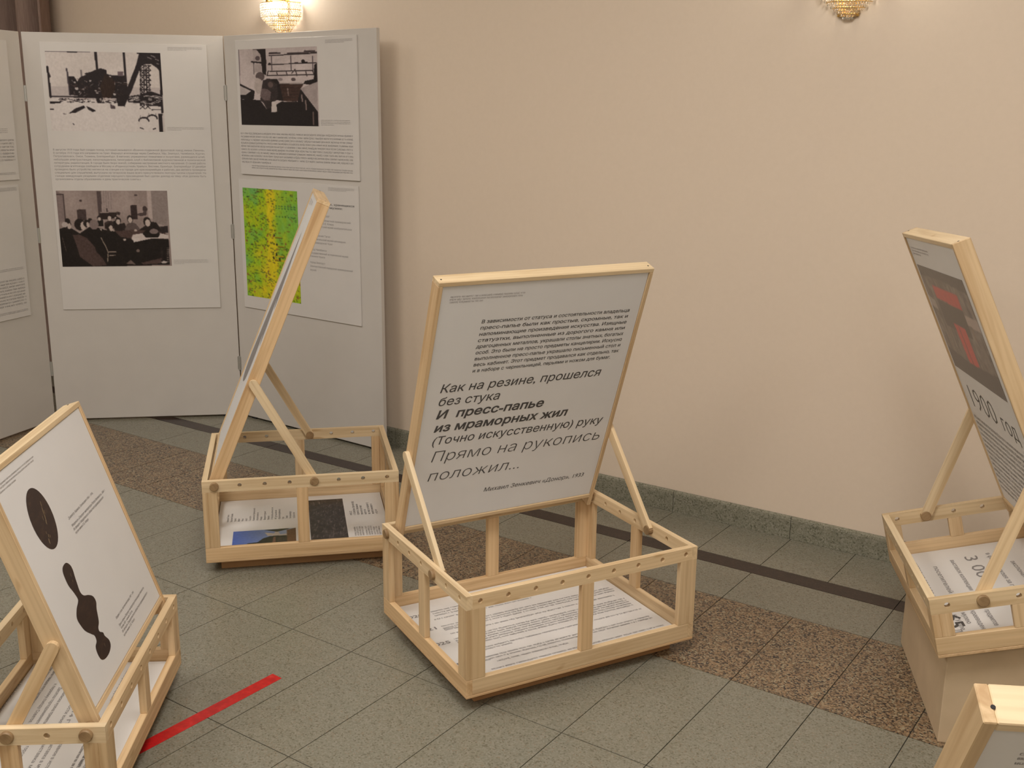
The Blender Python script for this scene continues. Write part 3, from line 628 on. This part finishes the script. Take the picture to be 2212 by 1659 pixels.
# ------------------------------------------------------------------ reading stands
D = .08106; TH = .018; END = .0397; PT = .042
def stand(root, WX, WY, T, phi, Hp, strut_k, s_up, z0=.0414, outward=False, bare=False, skew=0, holes_y=True, through=False):
    """X runs along the hinge, Y from the hinge side over the crate. Returns the panel and the inner sheet"""
    B = lambda n, *a: block(n, root, *a)
    if z0 > 0: B('plinth', .045, WX-.045, .045, WY-.045, 0, z0, PLINTH)
    B('bottom_board', 0, WX, 0, WY, z0, z0+.008, PLY)
    zl0, zl1 = z0+.008, z0+.052; zu0, zu1 = z0+T-.038, z0+T
    for y in (0, WY-TH): B('lower_rail', TH, WX-TH, y, y+TH, zl0, zl1, PINE)
    for x in (0, WX-TH): B('lower_rail', x, x+TH, 0, WY, zl0, zl1, PINE)
    X, Y, Z = Vector((1, 0, 0)), Vector((0, 1, 0)), Vector((0, 0, 1))
    nx = int((WX-2*END)/D+.02); offx = (WX-nx*D)/2; ny = int((WY-END)/D+.25)
    hx = [offx+k*D-TH for k in range(nx+1)]; hy = [END+k*D for k in range(ny+1) if END+k*D < WY-.028]
    for y in (0, WY-TH): rail_holes('upper_rail', root, WX-2*TH, .038, TH, hx, .0068, mat4(Vector((TH, y, zu0)), X, Y, Z), PINE2)
    # side rails: the pegged holes are filled by the pegs
    peg_k = (0, strut_k)
    for x in (0, WX-TH):
        rail_holes('upper_rail', root, WY, .038, TH, [h for k, h in enumerate(hy) if k not in peg_k] if holes_y else [], .0068, mat4(Vector((x+TH, 0, zu0)), Y, -X, Z), PINE2)
    for cx, sx in ((0, 1), (WX, -1)):
        for cy, sy in ((0, 1), (WY, -1)):
            bm = bmesh.new(); h = (zu0-zl1)/2
            def bx(xa, xb, ya, yb): box_bm(bm, -h, h, min(ya, yb), max(ya, yb), min(xa, xb), max(xa, xb))
            bx(0, sx*.055, 0, sy*TH); bx(0, sx*TH, sy*TH, sy*.048)
            bmesh.ops.bevel(bm, geom=bm.edges[:], offset=.001, segments=1, affect='EDGES')
            o = done(bm, 'corner_post', root, PINE)
            o.matrix_local = mat4(Vector((cx, cy, zl1+h)), Vector((0, 0, 1)), Vector((0, 1, 0)), Vector((1, 0, 0))) if False else Matrix.Translation((cx, cy, zl1+h)) @ Matrix(((0, 0, 1, 0), (0, 1, 0, 0), (-1, 0, 0, 0), (0, 0, 0, 1)))
    for y in (0, WY-TH): B('middle_post', WX/2-.019, WX/2+.019, y, y+TH, zl1, zu0, PINE)
    for x in (0, WX-TH): B('middle_post', x, x+TH, WY/2-.019, WY/2+.019, zl1, zu0, PINE)
    # printed sheet on the crate floor, its own frame turned to be read from the open side
    bm = bmesh.new(); box_bm(bm, TH+.003, WX-TH-.003, TH+.003, WY-TH-.003, -.008, 0)
    sheet = done(bm, 'printed_sheet', root, PAPER2); sheet.matrix_local = Matrix.Translation((WX, WY, z0+.018)) @ Matrix.Rotation(pi, 4, 'Z')
    # pegs
    zc = zu0+.020
    for k in peg_k:
        y = END+k*D
        for xa, ax in ((.034, (-1, 0, 0)), (WX-.034, (1, 0, 0))):
            cyl('peg', root, Vector((xa if ax[0] < 0 else xa, y, zc)), ax, .0145, .034+.009, PEGW)
    # panel
    H = Vector((0, END, zc)); U = Vector((0, sin(phi), cos(phi))); Xs = Vector((1, skew, 0)).normalized(); 
    pm = mat4(H, X, U, X.cross(U)); x0, x1 = .031, WX-.031; fr = .013
    bm = bmesh.new(); box_bm(bm, x0+fr+.0012, x1-fr-.0012, .0312, Hp-fr-.0012, -PT/2+.0035, PT/2-.0035)
    panel = done(bm, 'display_panel', root, PAPER)
    panel.matrix_local = pm
    C = lambda n, *a: block(n, panel, *a)
    e = 0 if through else fr
    for xa in (x0, x1-fr): C('side_stile', xa, xa+fr, -.016, Hp-e, -PT/2, PT/2, PINE)
    C('top_rail', x0+fr-e, x1-fr+e, Hp-fr, Hp, -PT/2, PT/2, PINE2); C('bottom_rail', x0+fr, x1-fr, .017, .030, -PT/2, PT/2, PINE)
    for xa in (x0+.012, x1-.012):
        bm = bmesh.new(); bmesh.ops.create_cone(bm, cap_ends=True, segments=10, radius1=.0024, radius2=.0024, depth=.001); o = done(bm, 'screw_hole', panel, DARK)
        o.matrix_local = Matrix.Translation((xa, Hp+.0002, -.004)) @ Matrix.Rotation(pi/2, 4, 'X')
    # struts
    pu = H+U*s_up; ft = (END+strut_k*D, zc)
    for xa in (.0185, WX-.0305): bar('support_strut', root, (pu.y, pu.z), ft, .029, xa, xa+.012, PINE2)
    return panel, sheet
def face_in(WX):   # frame on the face turned to the crate: x to the reader's right, y up
    return Matrix.Translation((WX, 0, -PT/2+.0035)) @ Matrix.Rotation(pi, 4, 'Y')
FACE_OUT = Matrix.Translation((0, 0, PT/2-.0035))
def Mroot(o, X, Y, Z=(0, 0, 1)): return mat4(Vector(o), Vector(X), Vector(Y), Vector(Z))

# --- centre stand
WX, WY = .7279, .5658
rC = empty('reading_stand', Mroot((.2587, 3.3346, 0), (-.87766, -.47929, 0), (.47929, -.87766, 0))); tag(rC, 'central pine crate stand whose tilted panel carries large dark Cyrillic verse', 'display stand', 'pine crate reading stands')
pn, sh = stand(rC, WX, WY, .2864, .351, .839, 4, .279)
T = face_in(WX); pt = Print(); SH = .20
for i, (s, a, x1, j) in enumerate((("В зависимости от статуса и состоятельности владельца", .1738, .6505, 1), ("пресс-папье были как простые, скромные, так и", .1735, .6505, 1),
    ("напоминающие произведения искусства. Изящные", .1735, .6505, 1), ("статуэтки, выполненные из дорогого камня или", .1732, .6505, 1), ("драгоценных металлов, украшали столы знатных, богатых", .172, .6505, 1),
    ("особ. Это были не просто предметы канцелярии. Искусно", .1732, .6505, 1), ("выполненное пресс-папье украшало письменный стол и", .1735, .6505, 1), ("весь кабинет. Этот предмет продавался как отдельно, так", .1735, .6505, 1),
    ("и в наборе с чернильницей, перьями и ножом для бумаг.", .1738, .625, 0))):
    pt.text(s, a, .7063-i*.01935, .0108, x1, bold=.012, shear=SH*.6, justify=False, slope=-.010)
pt.text("Как на резине, прошелся", .083, .4950, .0275, .6064, bold=.006, shear=SH, slope=-.010)
pt.text("без стука", .0842, .4520, .0275, .2777, bold=.006, shear=SH, slope=-.010)
pt.text("(Точно искусственную) руку", .0846, .3190, .0275, .6589, bold=.006, shear=SH, slope=-.014)
pt.text("Прямо на рукопись", .0884, .2575, .0375, .6624, bold=-.012, shear=SH, slope=-.015)
pt.text("положил...", .0876, .1890, .0375, .3929, bold=-.012, shear=SH, slope=-.015)
pt.text("Михаил Зенкевич «Донор», 1933", .2857, .1150, .0150, .6413, bold=.004, shear=SH, slope=-.018)
pt.make('printed_text', pn, INK, .0004, T)
pt = Print(); pt.text("И  пресс-папье", .0846, .4085, .0275, .4308, bold=.026, shear=SH, slope=-.012); pt.text("из мраморных жил", .085, .3635, .0275, .5225, bold=.026, shear=SH, slope=-.010)
tag(pt.make('bold_text', pn, INK, .0004, T), 'two bold lines of verse')
pt = Print(); pt.row(.071, .2934, .7915, .0042, slope=-.015); pt.row(.0697, .287, .7835, .0042, slope=-.015); pt.row(.0712, .1716, .7755, .0042, slope=-.015); tag(pt.make('fine_print', pn, INKL, .0004, T), 'pale grey small print')
pt = Print()
for v in (.470, .4555, .441): pt.row(.112, .672 if v > .445 else .5, v-.004, .0062)
pt.row(.10, .43, .4145, .006)
for v in (.369, .356, .343): pt.row(.100, .69, v-.003, .0062)
pt.row(.105, .675, .3125, .0062)
for v in (.282, .2695, .257, .2445, .232): pt.row(.10, .685, v-.003, .0062)
pt.row(.105, .688, .196, .0062); pt.row(.10, .24, .184, .0062)
for v in (.1475, .1345): pt.row(.10, .684, v-.003, .0062)
pt.row(.15, .38, .1105, .0062)
for v in (.0800, .067): pt.row(.115, .684, v-.003, .0064)
for v in (.36, .27, .20, .14): pt.row(.10, .14, v-.012, .004)
pt.make('printed_text', sh, INKG)
for s, v in (("020", .455), ("021", .360), ("025", .266), ("1", .137)):
    pt = Print(); pt.text(s, .036, v, .0165, .036+.0475*len(s)/3, bold=.02); tag(pt.make('number_text', sh, INKG), 'bold section number')

# --- back left stand
WX, WY = .5713, .6468
rB = empty('reading_stand', Mroot((-1.1335, 3.8943, 0), (.20864, -.97799, 0), (.97799, .20864, 0))); tag(rB, 'pine crate stand before the screen, tall panel seen edge on, photos in its crate', 'display stand', 'pine crate reading stands')
pn, sh = stand(rB, WX, WY, .2864, .397, 1.002, 4, .3634)
pt = Print(); k = Print()
k.smooth([(.30, .86), (.34, .78), (.385, .70), (.43, .60), (.36, .625), (.39, .52), (.40, .46), (.335, .49), (.35, .40), (.33, .33), (.28, .30), (.20, .285), (.13, .30), (.10, .36), (.13, .44), (.16, .52), (.20, .60), (.25, .70), (.275, .79)])
tag(k.make('silhouette_print', pn, INKG, .0004, FACE_OUT), 'dark grey silhouette'); pt.rows(.08, .3, .965, .008, 3, .004, .5); pt.make('fine_print', pn, INKL, .0004, FACE_OUT)
names = ["Нижний Тагил", "Верхняя Пышма", "Туринск", "Ирбит", "Реж", "Асбест", "Сысерть", "Каменск-Уральский", "Алапаевск", "Ревда", "Верхотурье", "Полевской", "Невьянск", "Кушва", "Красноуфимск", "Серов", "Тавда", "Екатеринбург", "Шаля"]
pt = Print(); yy = .588
for i, (s, L) in enumerate(zip(names, (.075, .085, .035, .03, .028, .03, .05, .13, .085, .035, .09, .04, .13, .095, .105, .02, .03, .075, .06))): pt.text(s, .324, yy-i*.01315, .0075, .324+L, bold=.006)
for i, L in enumerate((.05, .15, .12, .10, .055, .13, .11, .05)): pt.row(.317, .317+L, .143-i*.0135, .0070)
pt.make('printed_text', sh, INKG)
pt = Print()
for i in range(4): pt.row(.112, .20, .140-i*.009, .0055)
for i in range(3): pt.row(.112, .20, .100-i*.009, .0055)
for i in range(3): pt.row(.112, .19, .072-i*.009, .0055)
pt.make('fine_print', sh, INKL)
g = Pic(60, 90, (.30, .42, .72)); g.a[:] = np.array((.26, .38, .70))*(1-g.Y[..., None])+np.array((.62, .66, .72))*g.Y[..., None]
g.poly([(.0, .30), (.12, .22), (.16, .40), (.40, .48), (.52, .60), (.55, .80), (.62, 1.), (0, 1.)], (.10, .10, .08), .10); g.poly([(.55, .55), (.8, .5), (.7, .65), (.95, .7), (.6, .75), (.65, .9), (.5, .9)], (.72, .68, .64)); g.poly([(.98, .5), (.8, .7), (.92, .85), (1, .9)], (.13, .14, .08)); g.poly([(.0, .62), (.45, .64), (.45, .68), (0, .68)], (.42, .30, .24)); g.poly([(.0, .86), (.9, .86), (1, 1), (0, 1)], (.40, .27, .17), .10)
g.poly([(.1, .70), (.4, .70), (.4, .84), (.1, .84)], (.20, .17, .15), .1); g.fuzz(2, .06)
tag(g.make('photo_print', sh, .090, .226, .350, .567), 'colour photo with blue sky over dark buildings')
g = Pic(140, 60, (.16, .13, .13))
for sc_, am in ((14, .10), (6, .14), (3, .14)): g.fuzz(sc_, am)
for _ in range(260):
    x, y = random.random(), random.random(); g.line([(x, y), (x+random.uniform(.02, .07), y+random.uniform(-.02, .05))], .008, random.choice(((.07, .05, .06), (.30, .26, .26), (.42, .38, .37), (.10, .08, .09))))
tag(g.make('photo_print', sh, .092, .502, .169, .299), 'dark black and white photo of rough water')

# --- front left stand
WX, WY = .6468, .4037
rA = empty('reading_stand', Mroot((-.8492, 2.0183, 0), (-.0708, .99749, 0), (-.99749, -.0708, 0))); tag(rA, 'low pine crate stand at the lower left whose panel shows two dark carved shapes', 'display stand', 'pine crate reading stands')
pn, sh = stand(rA, WX, WY, .2038, .312, .588, 2, .199)
k = Print(); k2 = Print(); cx, cy = .1845, .4305
k2.poly([(cx+.054*cos(t), cy+.0715*sin(t)) for t in np.linspace(0, 2*pi, 40)[:-1]])
sil = [(.1992, .3148), (.1783, .3143), (.1681, .3057), (.1652, .2887), (.1664, .2713), (.1742, .2534), (.1799, .2343), (.1738, .2271), (.1554, .2195), (.1387, .2045), (.1413, .1845), (.1506, .1659), (.1703, .1477), (.1801, .138), (.1776, .1254), (.1632, .1195), (.1576, .1053), (.1613, .0875), (.1792, .0783), (.208, .0769), (.2301, .0841), (.2351, .0974), (.2241, .1141), (.2231, .1235), (.2101, .1329), (.2117, .1419), (.227, .1514), (.2418, .1753), (.2545, .1883), (.2515, .2039), (.2331, .2165), (.2117, .226), (.2033, .2398), (.2071, .2602), (.2103, .274), (.2148, .2889), (.2132, .3026)]
k.smooth(sil, 4)
tag(k2.make('medallion_print', pn, SIL, .0004, FACE_OUT), 'dark oval medallion')
tag(k.make('handle_print', pn, SIL, .0004, FACE_OUT), 'dark turned handle with three swellings')
FLECK = mat('ink_tan', (.20, .145, .085), .4); k3 = Print()
for x, y, L, w in ((.207, .465, .016, .0016), (.202, .452, .020, .002), (.199, .436, .018, .0022), (.194, .424, .012, .0026), (.206, .444, .012, .0012), (.188, .436, .012, .0012), (.178, .396, .010, .002), (.171, .388, .014, .0028), (.184, .392, .008, .0014), (.174, .404, .008, .0012), (.197, .290, .010, .0012), (.193, .276, .008, .0010), (.206, .105, .010, .0012)):
    k3.poly([(x, y), (x+w, y-.2*L), (x+w*.4-.18*L, y-L), (x-w-.1*L, y-.6*L)])
k3.make('highlight_flecks', pn, FLECK, .0006, FACE_OUT)['kind'] = 'stuff'
pt = Print()
for s, x0, x1, y in (("Диаметр: Адамов, Хачикович 1956 – 1976", .2986, .476, .3810), ("Медальон «Портрет императора Петра Великого». 1836 г.", .2996, .5508, .3620), ("Из фондов Свердловского областного краеведческого", .3002, .5238, .3520), ("музея имени О.Е. Клера", .3025, .3935, .3425),
    ("Предмет стола. Каслинский завод. 1907 – 1910", .3123, .4614, .1110), ("Пресс-папье «Портрет императора Александра Невского».", .3115, .5299, .0915), ("Конец XIX – начало XX вв.", .3154, .4115, .0825), ("Из фондов Свердловского областного краеведческого", .314, .5357, .0732), ("музея имени О.Е. Клера", .3135, .4034, .0635)):
    pt.text(s, x0, y, .0062, x1, bold=.002, slope=-.006)
pt.make('printed_text', pn, INKG, .0004, FACE_OUT)
pt = Print(); pt.row(.0795, .2694, .5505, .0032); pt.row(.0729, .262, .5437, .0032); pt.row(.0632, .1483, .5360, .0032); tag(pt.make('fine_print', pn, INKL, .0004, FACE_OUT), 'pale grey small print')
pt = Print(); R = WX
for s, X0, X1, Yv in (("на всех этапах своего развития", .545, .30, .381), ("к первому съезду Советов.", .52, .3328, .2895), ("Десятка тортодоименнете", .50, .3247, .2710), ("Выписка нужна приметы", .48, .3273, .2525), ("тельности книг", .46, .3254, .2165), ("2014 П", .42, .3245, .2005),
    ("музеи выносимы", .235, .10, .2752), ("мрамор городов выписание", .30, .08, .258), ("выставка музея", .25, .10, .222), ("выставка в музее", .25, .11, .204), ("и главное в истории", .26, .11, .1835), ("и общая музеи ФЗИ", .20, .06, .1120)):
    pt.text(s, R-X0, WY-Yv-.0045, .0088, R-X1, bold=.004)
pt.text("Неоготреста на орфмен,", R-.5845, WY-.1226-.004, .0085, R-.4286, bold=.008)
pt.rows(.04, .28, .085, .014, 2, .006); pt.rows(.40, .60, .30, .014, 3, .0055)
pt.make('printed_text', sh, INKG)

# --- right stand, on a sloping pedestal
WX, WY = .7034, .4037
oD = Vector((1.422, 2.2934, .3396)); XD = Vector((.17146, .98336, -.06002)); YD = Vector((-.95945, .15284, -.23683)); ZD = Vector((-.22372, .0982, .9697))
rD = empty('reading_stand', Mroot(oD, XD, YD, ZD)); tag(rD, 'shallow pine crate stand tilted on the beige box, panel reading 1900 under a photo', 'display stand', 'pine crate reading stands')
pn, sh = stand(rD, WX, WY, .1495, .187, .860, 3, .3106, z0=0, through=True)
T = face_in(WX); g = Pic(100, 90, (.36, .32, .30))
for sc_, am in ((16, .16), (6, .18), (3, .12)): g.fuzz(sc_, am)
for _ in range(90):
    x = random.random(); y = random.random()*.75; g.line([(x, y), (x+random.uniform(-.02, .02), y+random.uniform(.05, .2))], .012, random.choice(((.18, .15, .14), (.52, .48, .46), (.42, .34, .28), (.25, .22, .24))))
g.poly([(0, 0), (.5, 0), (1, .0), (1, .12), (.5, .08), (0, .1)], (.20, .18, .17), .1); g.poly([(0, .30), (.14, .33), (.14, .42), (0, .40)], (.60, .56, .54)); g.poly([(.74, .33), (1, .33), (1, .44), (.74, .42)], (.62, .56, .54))
g.poly([(.22, .30), (.76, .30), (.76, .55), (.22, .55)], (.12, .07, .06), .06); g.poly([(.22, .17), (.76, .17), (.76, .30), (.22, .29)], (.72, .07, .09), .05)
g.poly([(.42, .48), (.66, .48), (.66, .86), (.46, .86)], (.74, .09, .11), .06); g.line([(.52, .5), (.54, .86)], .02, (.5, .05, .07)); g.poly([(0, .80), (.45, .84), (1, .80), (1, 1), (0, 1)], (.13, .11, .14), .05); g.fuzz(2, .06)
tag(g.make('photo_print', pn, .063, .612, .452, .765, .0004, T), 'colour photo with a red awning')
pt = Print(); pt.text("1900", .095, .338, .072, .395, bold=-.014); tag(pt.make('number_text', pn, INK, .0004, T), 'large thin figure 1900')
pt = Print(); pt.text("год", .435, .338, .052, .585, bold=-.008); pt.make('heading_text', pn, INK, .0004, T)
pt = Print()
for i in range(13): pt.row(.065, .635 if i not in (5, 12) else .45, .292-i*.0185, .0085)
pt.make('printed_text', pn, INKG, .0004, T); pt = Print(); pt.rows(.07, .3, .815, .009, 3, .004, .5); pt.make('fine_print', pn, INKL, .0004, T)
pt = Print()
pt.text("65", .498, .058, .036, .582, bold=.02); tag(pt.make('number_text', sh, INK), 'bold figure 65')
pt = Print(); pt.text("лет", .592, .062, .024, .648); pt.text("3 000", .100, .194, .036, .33, bold=0)
for s, a, b, y in (("посетителей", .147, .358, .100), ("выставок коллекции", .116, .358, .153), ("музею", .494, .567, .100), ("краеведение", .49, .637, .124), ("на Урале", .50, .60, .078), ("предметов", .4956, .60, .157), ("экспонатов собрания", .188, .50, .300), ("в фондах музея за год", .10, .40, .255), ("история города и края", .10, .46, .054)):
    pt.text(s, a, y, .0125, b, bold=.01)
pt.make('printed_text', sh, INKG)
# pedestal under it: upright sides, top sloping with the crate
bm = bmesh.new(); cs = []
for X_, Y_ in ((.035, .030), (.035, WY-.030), (.57, WY-.030), (.57, .030)):
    w = oD+XD*X_+YD*Y_-Vector((0, 0, .0012)); cs.append(w)
lo = [bm.verts.new((w.x-w.z*.0, w.y, 0)) for w in cs]; hi = [bm.verts.new(w) for w in cs]
bm.faces.new(lo); bm.faces.new(hi)
for i in range(4): j = (i+1) % 4; bm.faces.new((lo[i], lo[j], hi[j], hi[i]))
bmesh.ops.bevel(bm, geom=bm.edges[:], offset=.0015, segments=1, affect='EDGES')
o = done(bm, 'pedestal', None, PEDM); tag(o, 'plain beige box pedestal with sloping top under the tilted right crate', 'pedestal')

# --- nearest stand, only the panel top reaches the picture
O = Vector((.4373, .885, .9635)); ya, ph = -.096, .5165; WX, WY, T_C = .7279, .5658, .2864
Rr = Vector((cos(ya), sin(ya), 0)); X = -Rr; bq = Vector((-sin(ya), cos(ya), 0)); Y = -bq
U = Vector((0, 0, cos(ph)))+Y*sin(ph); N = X.cross(U); zh = .0414+T_C-.018; Hp = (O.z+(N*(PT/2)).z-zh)/U.z
rE_o = O-X*(WX-.031)-Y*END-U*Hp+N*(PT/2); rE_o.z = 0
rE = empty('reading_stand', Mroot(rE_o, X, Y)); tag(rE, 'nearest pine stand at the lower right corner, only the top of its blank panel showing', 'display stand', 'pine crate reading stands')
pn, sh = stand(rE, WX, WY, T_C, ph, Hp, 4, .28, through=True)
pt = Print(); pt.rows(.08, .3, Hp-.06, .009, 3, .004, .5); pt.rows(.09, .64, Hp-.16, .03, 9, .011); pt.make('printed_text', pn, INKG, .0004, face_in(WX))

# ------------------------------------------------------------------ red tape on the floor
bm = bmesh.new(); pts = [(-2.0785, 1.30), (-2.0385, 1.30), (-2.0270, 1.833), (-2.0655, 1.8355)]
A = [bm.verts.new((a, b, .0002)) for a, b in pts]; B = [bm.verts.new((a, b, .0006)) for a, b in pts]
bm.faces.new(A); bm.faces.new(B)
for i in range(4): j = (i+1) % 4; bm.faces.new((A[i], A[j], B[j], B[i]))
o = done(bm, 'floor_tape', None, TAPE); o.matrix_world = RP; tag(o, 'strip of red adhesive tape stuck on the green tiled floor', 'tape')

# ------------------------------------------------------------------ curtain, far left
bm = bmesh.new(); n = 120; pr = []; xs = np.linspace(-6.62, -5.50, n)
for x in xs: pr.append((x+.012*sin(x*62), QW-.12-.055*sin(x*34)-.03*sin(x*61+1)-.01*sin(x*97)))
lo = [bm.verts.new((x, y, .03)) for x, y in pr]; md = [bm.verts.new((x*1.0, y, 1.6)) for x, y in pr]; hi = [bm.verts.new((x, y+.01, 3.12)) for x, y in pr]
for a, b in ((lo, md), (md, hi)):
    for i in range(n-1): bm.faces.new((a[i], a[i+1], b[i+1], b[i]))
geo = bmesh.ops.solidify(bm, geom=bm.faces[:], thickness=.003)
cu = done(bm, 'curtain', None, CURT, True); cu.matrix_world = RP; tag(cu, 'dull brown curtain in deep folds hanging behind the left of the screen', 'curtain')
bm = bmesh.new(); bmesh.ops.create_cone(bm, cap_ends=True, segments=14, radius1=.014, radius2=.014, depth=1.1)
o = done(bm, 'curtain_rod', cu, GOLD); o.matrix_local = Matrix.Translation((-6.12, QW-.10, 3.13)) @ Matrix.Rotation(pi/2, 4, 'Y')
for xx in (-6.5, -5.75):
    block('rod_bracket', cu, xx-.01, xx+.01, QW-.10, QW, 3.12, 3.14, GOLD, 0)

# ------------------------------------------------------------------ crystal wall sconces
def sconce(p, top, label, glow, lightw, inner=False):
    root = empty('wall_sconce', RP @ Matrix.Translation((p, QW, top-.17))); tag(root, label, 'wall lamp', 'crystal wall sconces')
    H = .17; block('back_plate', root, -.035, .035, -.012, 0, .03, .26, GOLD, .002)
    tiers = [(.112, H), (.112, H-.032), (.110, H-.060), (.094, H-.078), (.074, H-.096), (.052, H-.114), (.030, H-.132), (.012, H-.15)]
    for r, z in tiers[:7]:
        bm = bmesh.new(); N_ = 26; prev = None; ring = []
        for i in range(N_+1):
            a = pi+pi*i/N_; c_ = Vector((r*cos(a), r*.85*sin(a)-.004, z)); nrm = Vector((cos(a), sin(a), 0))
            q = [bm.verts.new(c_+nrm*.0016), bm.verts.new(c_+Vector((0, 0, .0018))), bm.verts.new(c_-nrm*.0016), bm.verts.new(c_-Vector((0, 0, .0018)))]
            if prev:
                for k in range(4): bm.faces.new((prev[k], prev[(k+1) % 4], q[(k+1) % 4], q[k]))
            prev = q
        done(bm, 'ring', root, GOLD)
    bm = bmesh.new()
    for (r, z), (r_, z_) in zip(tiers, tiers[1:]):
        nb = max(4, int(pi*r/.0115)); nrow = max(1, int(round((z-z_)/.0105)))
        for j in range(nrow):
            t = (j+.5)/nrow; rr = r*(1-t)+r_*t; zz = z*(1-t)+z_*t
            for i in range(nb):
                a = pi+pi*(i+.5*(j % 2)+.25)/nb
                m = Matrix.Translation((rr*cos(a), rr*.85*sin(a)-.004, zz)) @ Matrix.Rotation(a, 4, 'Z') @ Matrix.Diagonal((.0042, .0052, .0058, 1))
                bmesh.ops.create_icosphere(bm, subdivisions=1, radius=1, matrix=m)
    tag(done(bm, 'crystal_beads', root, CRYS), kind='stuff')
    for sx in (-.05, .05):
        block('arm', root, min(sx, 0), max(sx, 0), -.052, -.044, H+.004, H+.012, GOLD, .001)
        cyl('candle_holder', root, Vector((sx, -.048, H+.002)), (0, 0, 1), .013, .03, GOLD, 16)
        bm = bmesh.new(); bmesh.ops.create_uvsphere(bm, u_segments=16, v_segments=10, radius=1, matrix=Matrix.Diagonal((.017, .017, .034, 1)))
        b = done(bm, 'bulb', root, glow, True); b.location = (sx, -.048, H+.062)
    if inner:  # extra glowing body added inside to brighten the beads
        bm = bmesh.new(); bmesh.ops.create_uvsphere(bm, u_segments=16, v_segments=10, radius=1, matrix=Matrix.Diagonal((.045, .016, .022, 1)))
        b = done(bm, 'bulb', root, glow, True); b.location = (-.02, -.045, H-.015)
    l = bpy.data.lights.new('sconce_light', 'POINT'); l.energy = lightw; l.color = (1, .92, .80); l.shadow_soft_size = .05
    lo_ = bpy.data.objects.new('sconce_light', l); COL.objects.link(lo_); lo_.matrix_world = RP @ Matrix.Translation((p+.03, QW-.085, top+.07))
sconce(-3.822, 1.990, 'gold wall sconce hung with crystal beads, glowing above the right screen leaf', BULB, 4.5, True)
sconce(-1.212, 1.968, 'gold bead wall sconce cut by the top picture edge, alone on the bare wall', BULB2, 2.6)
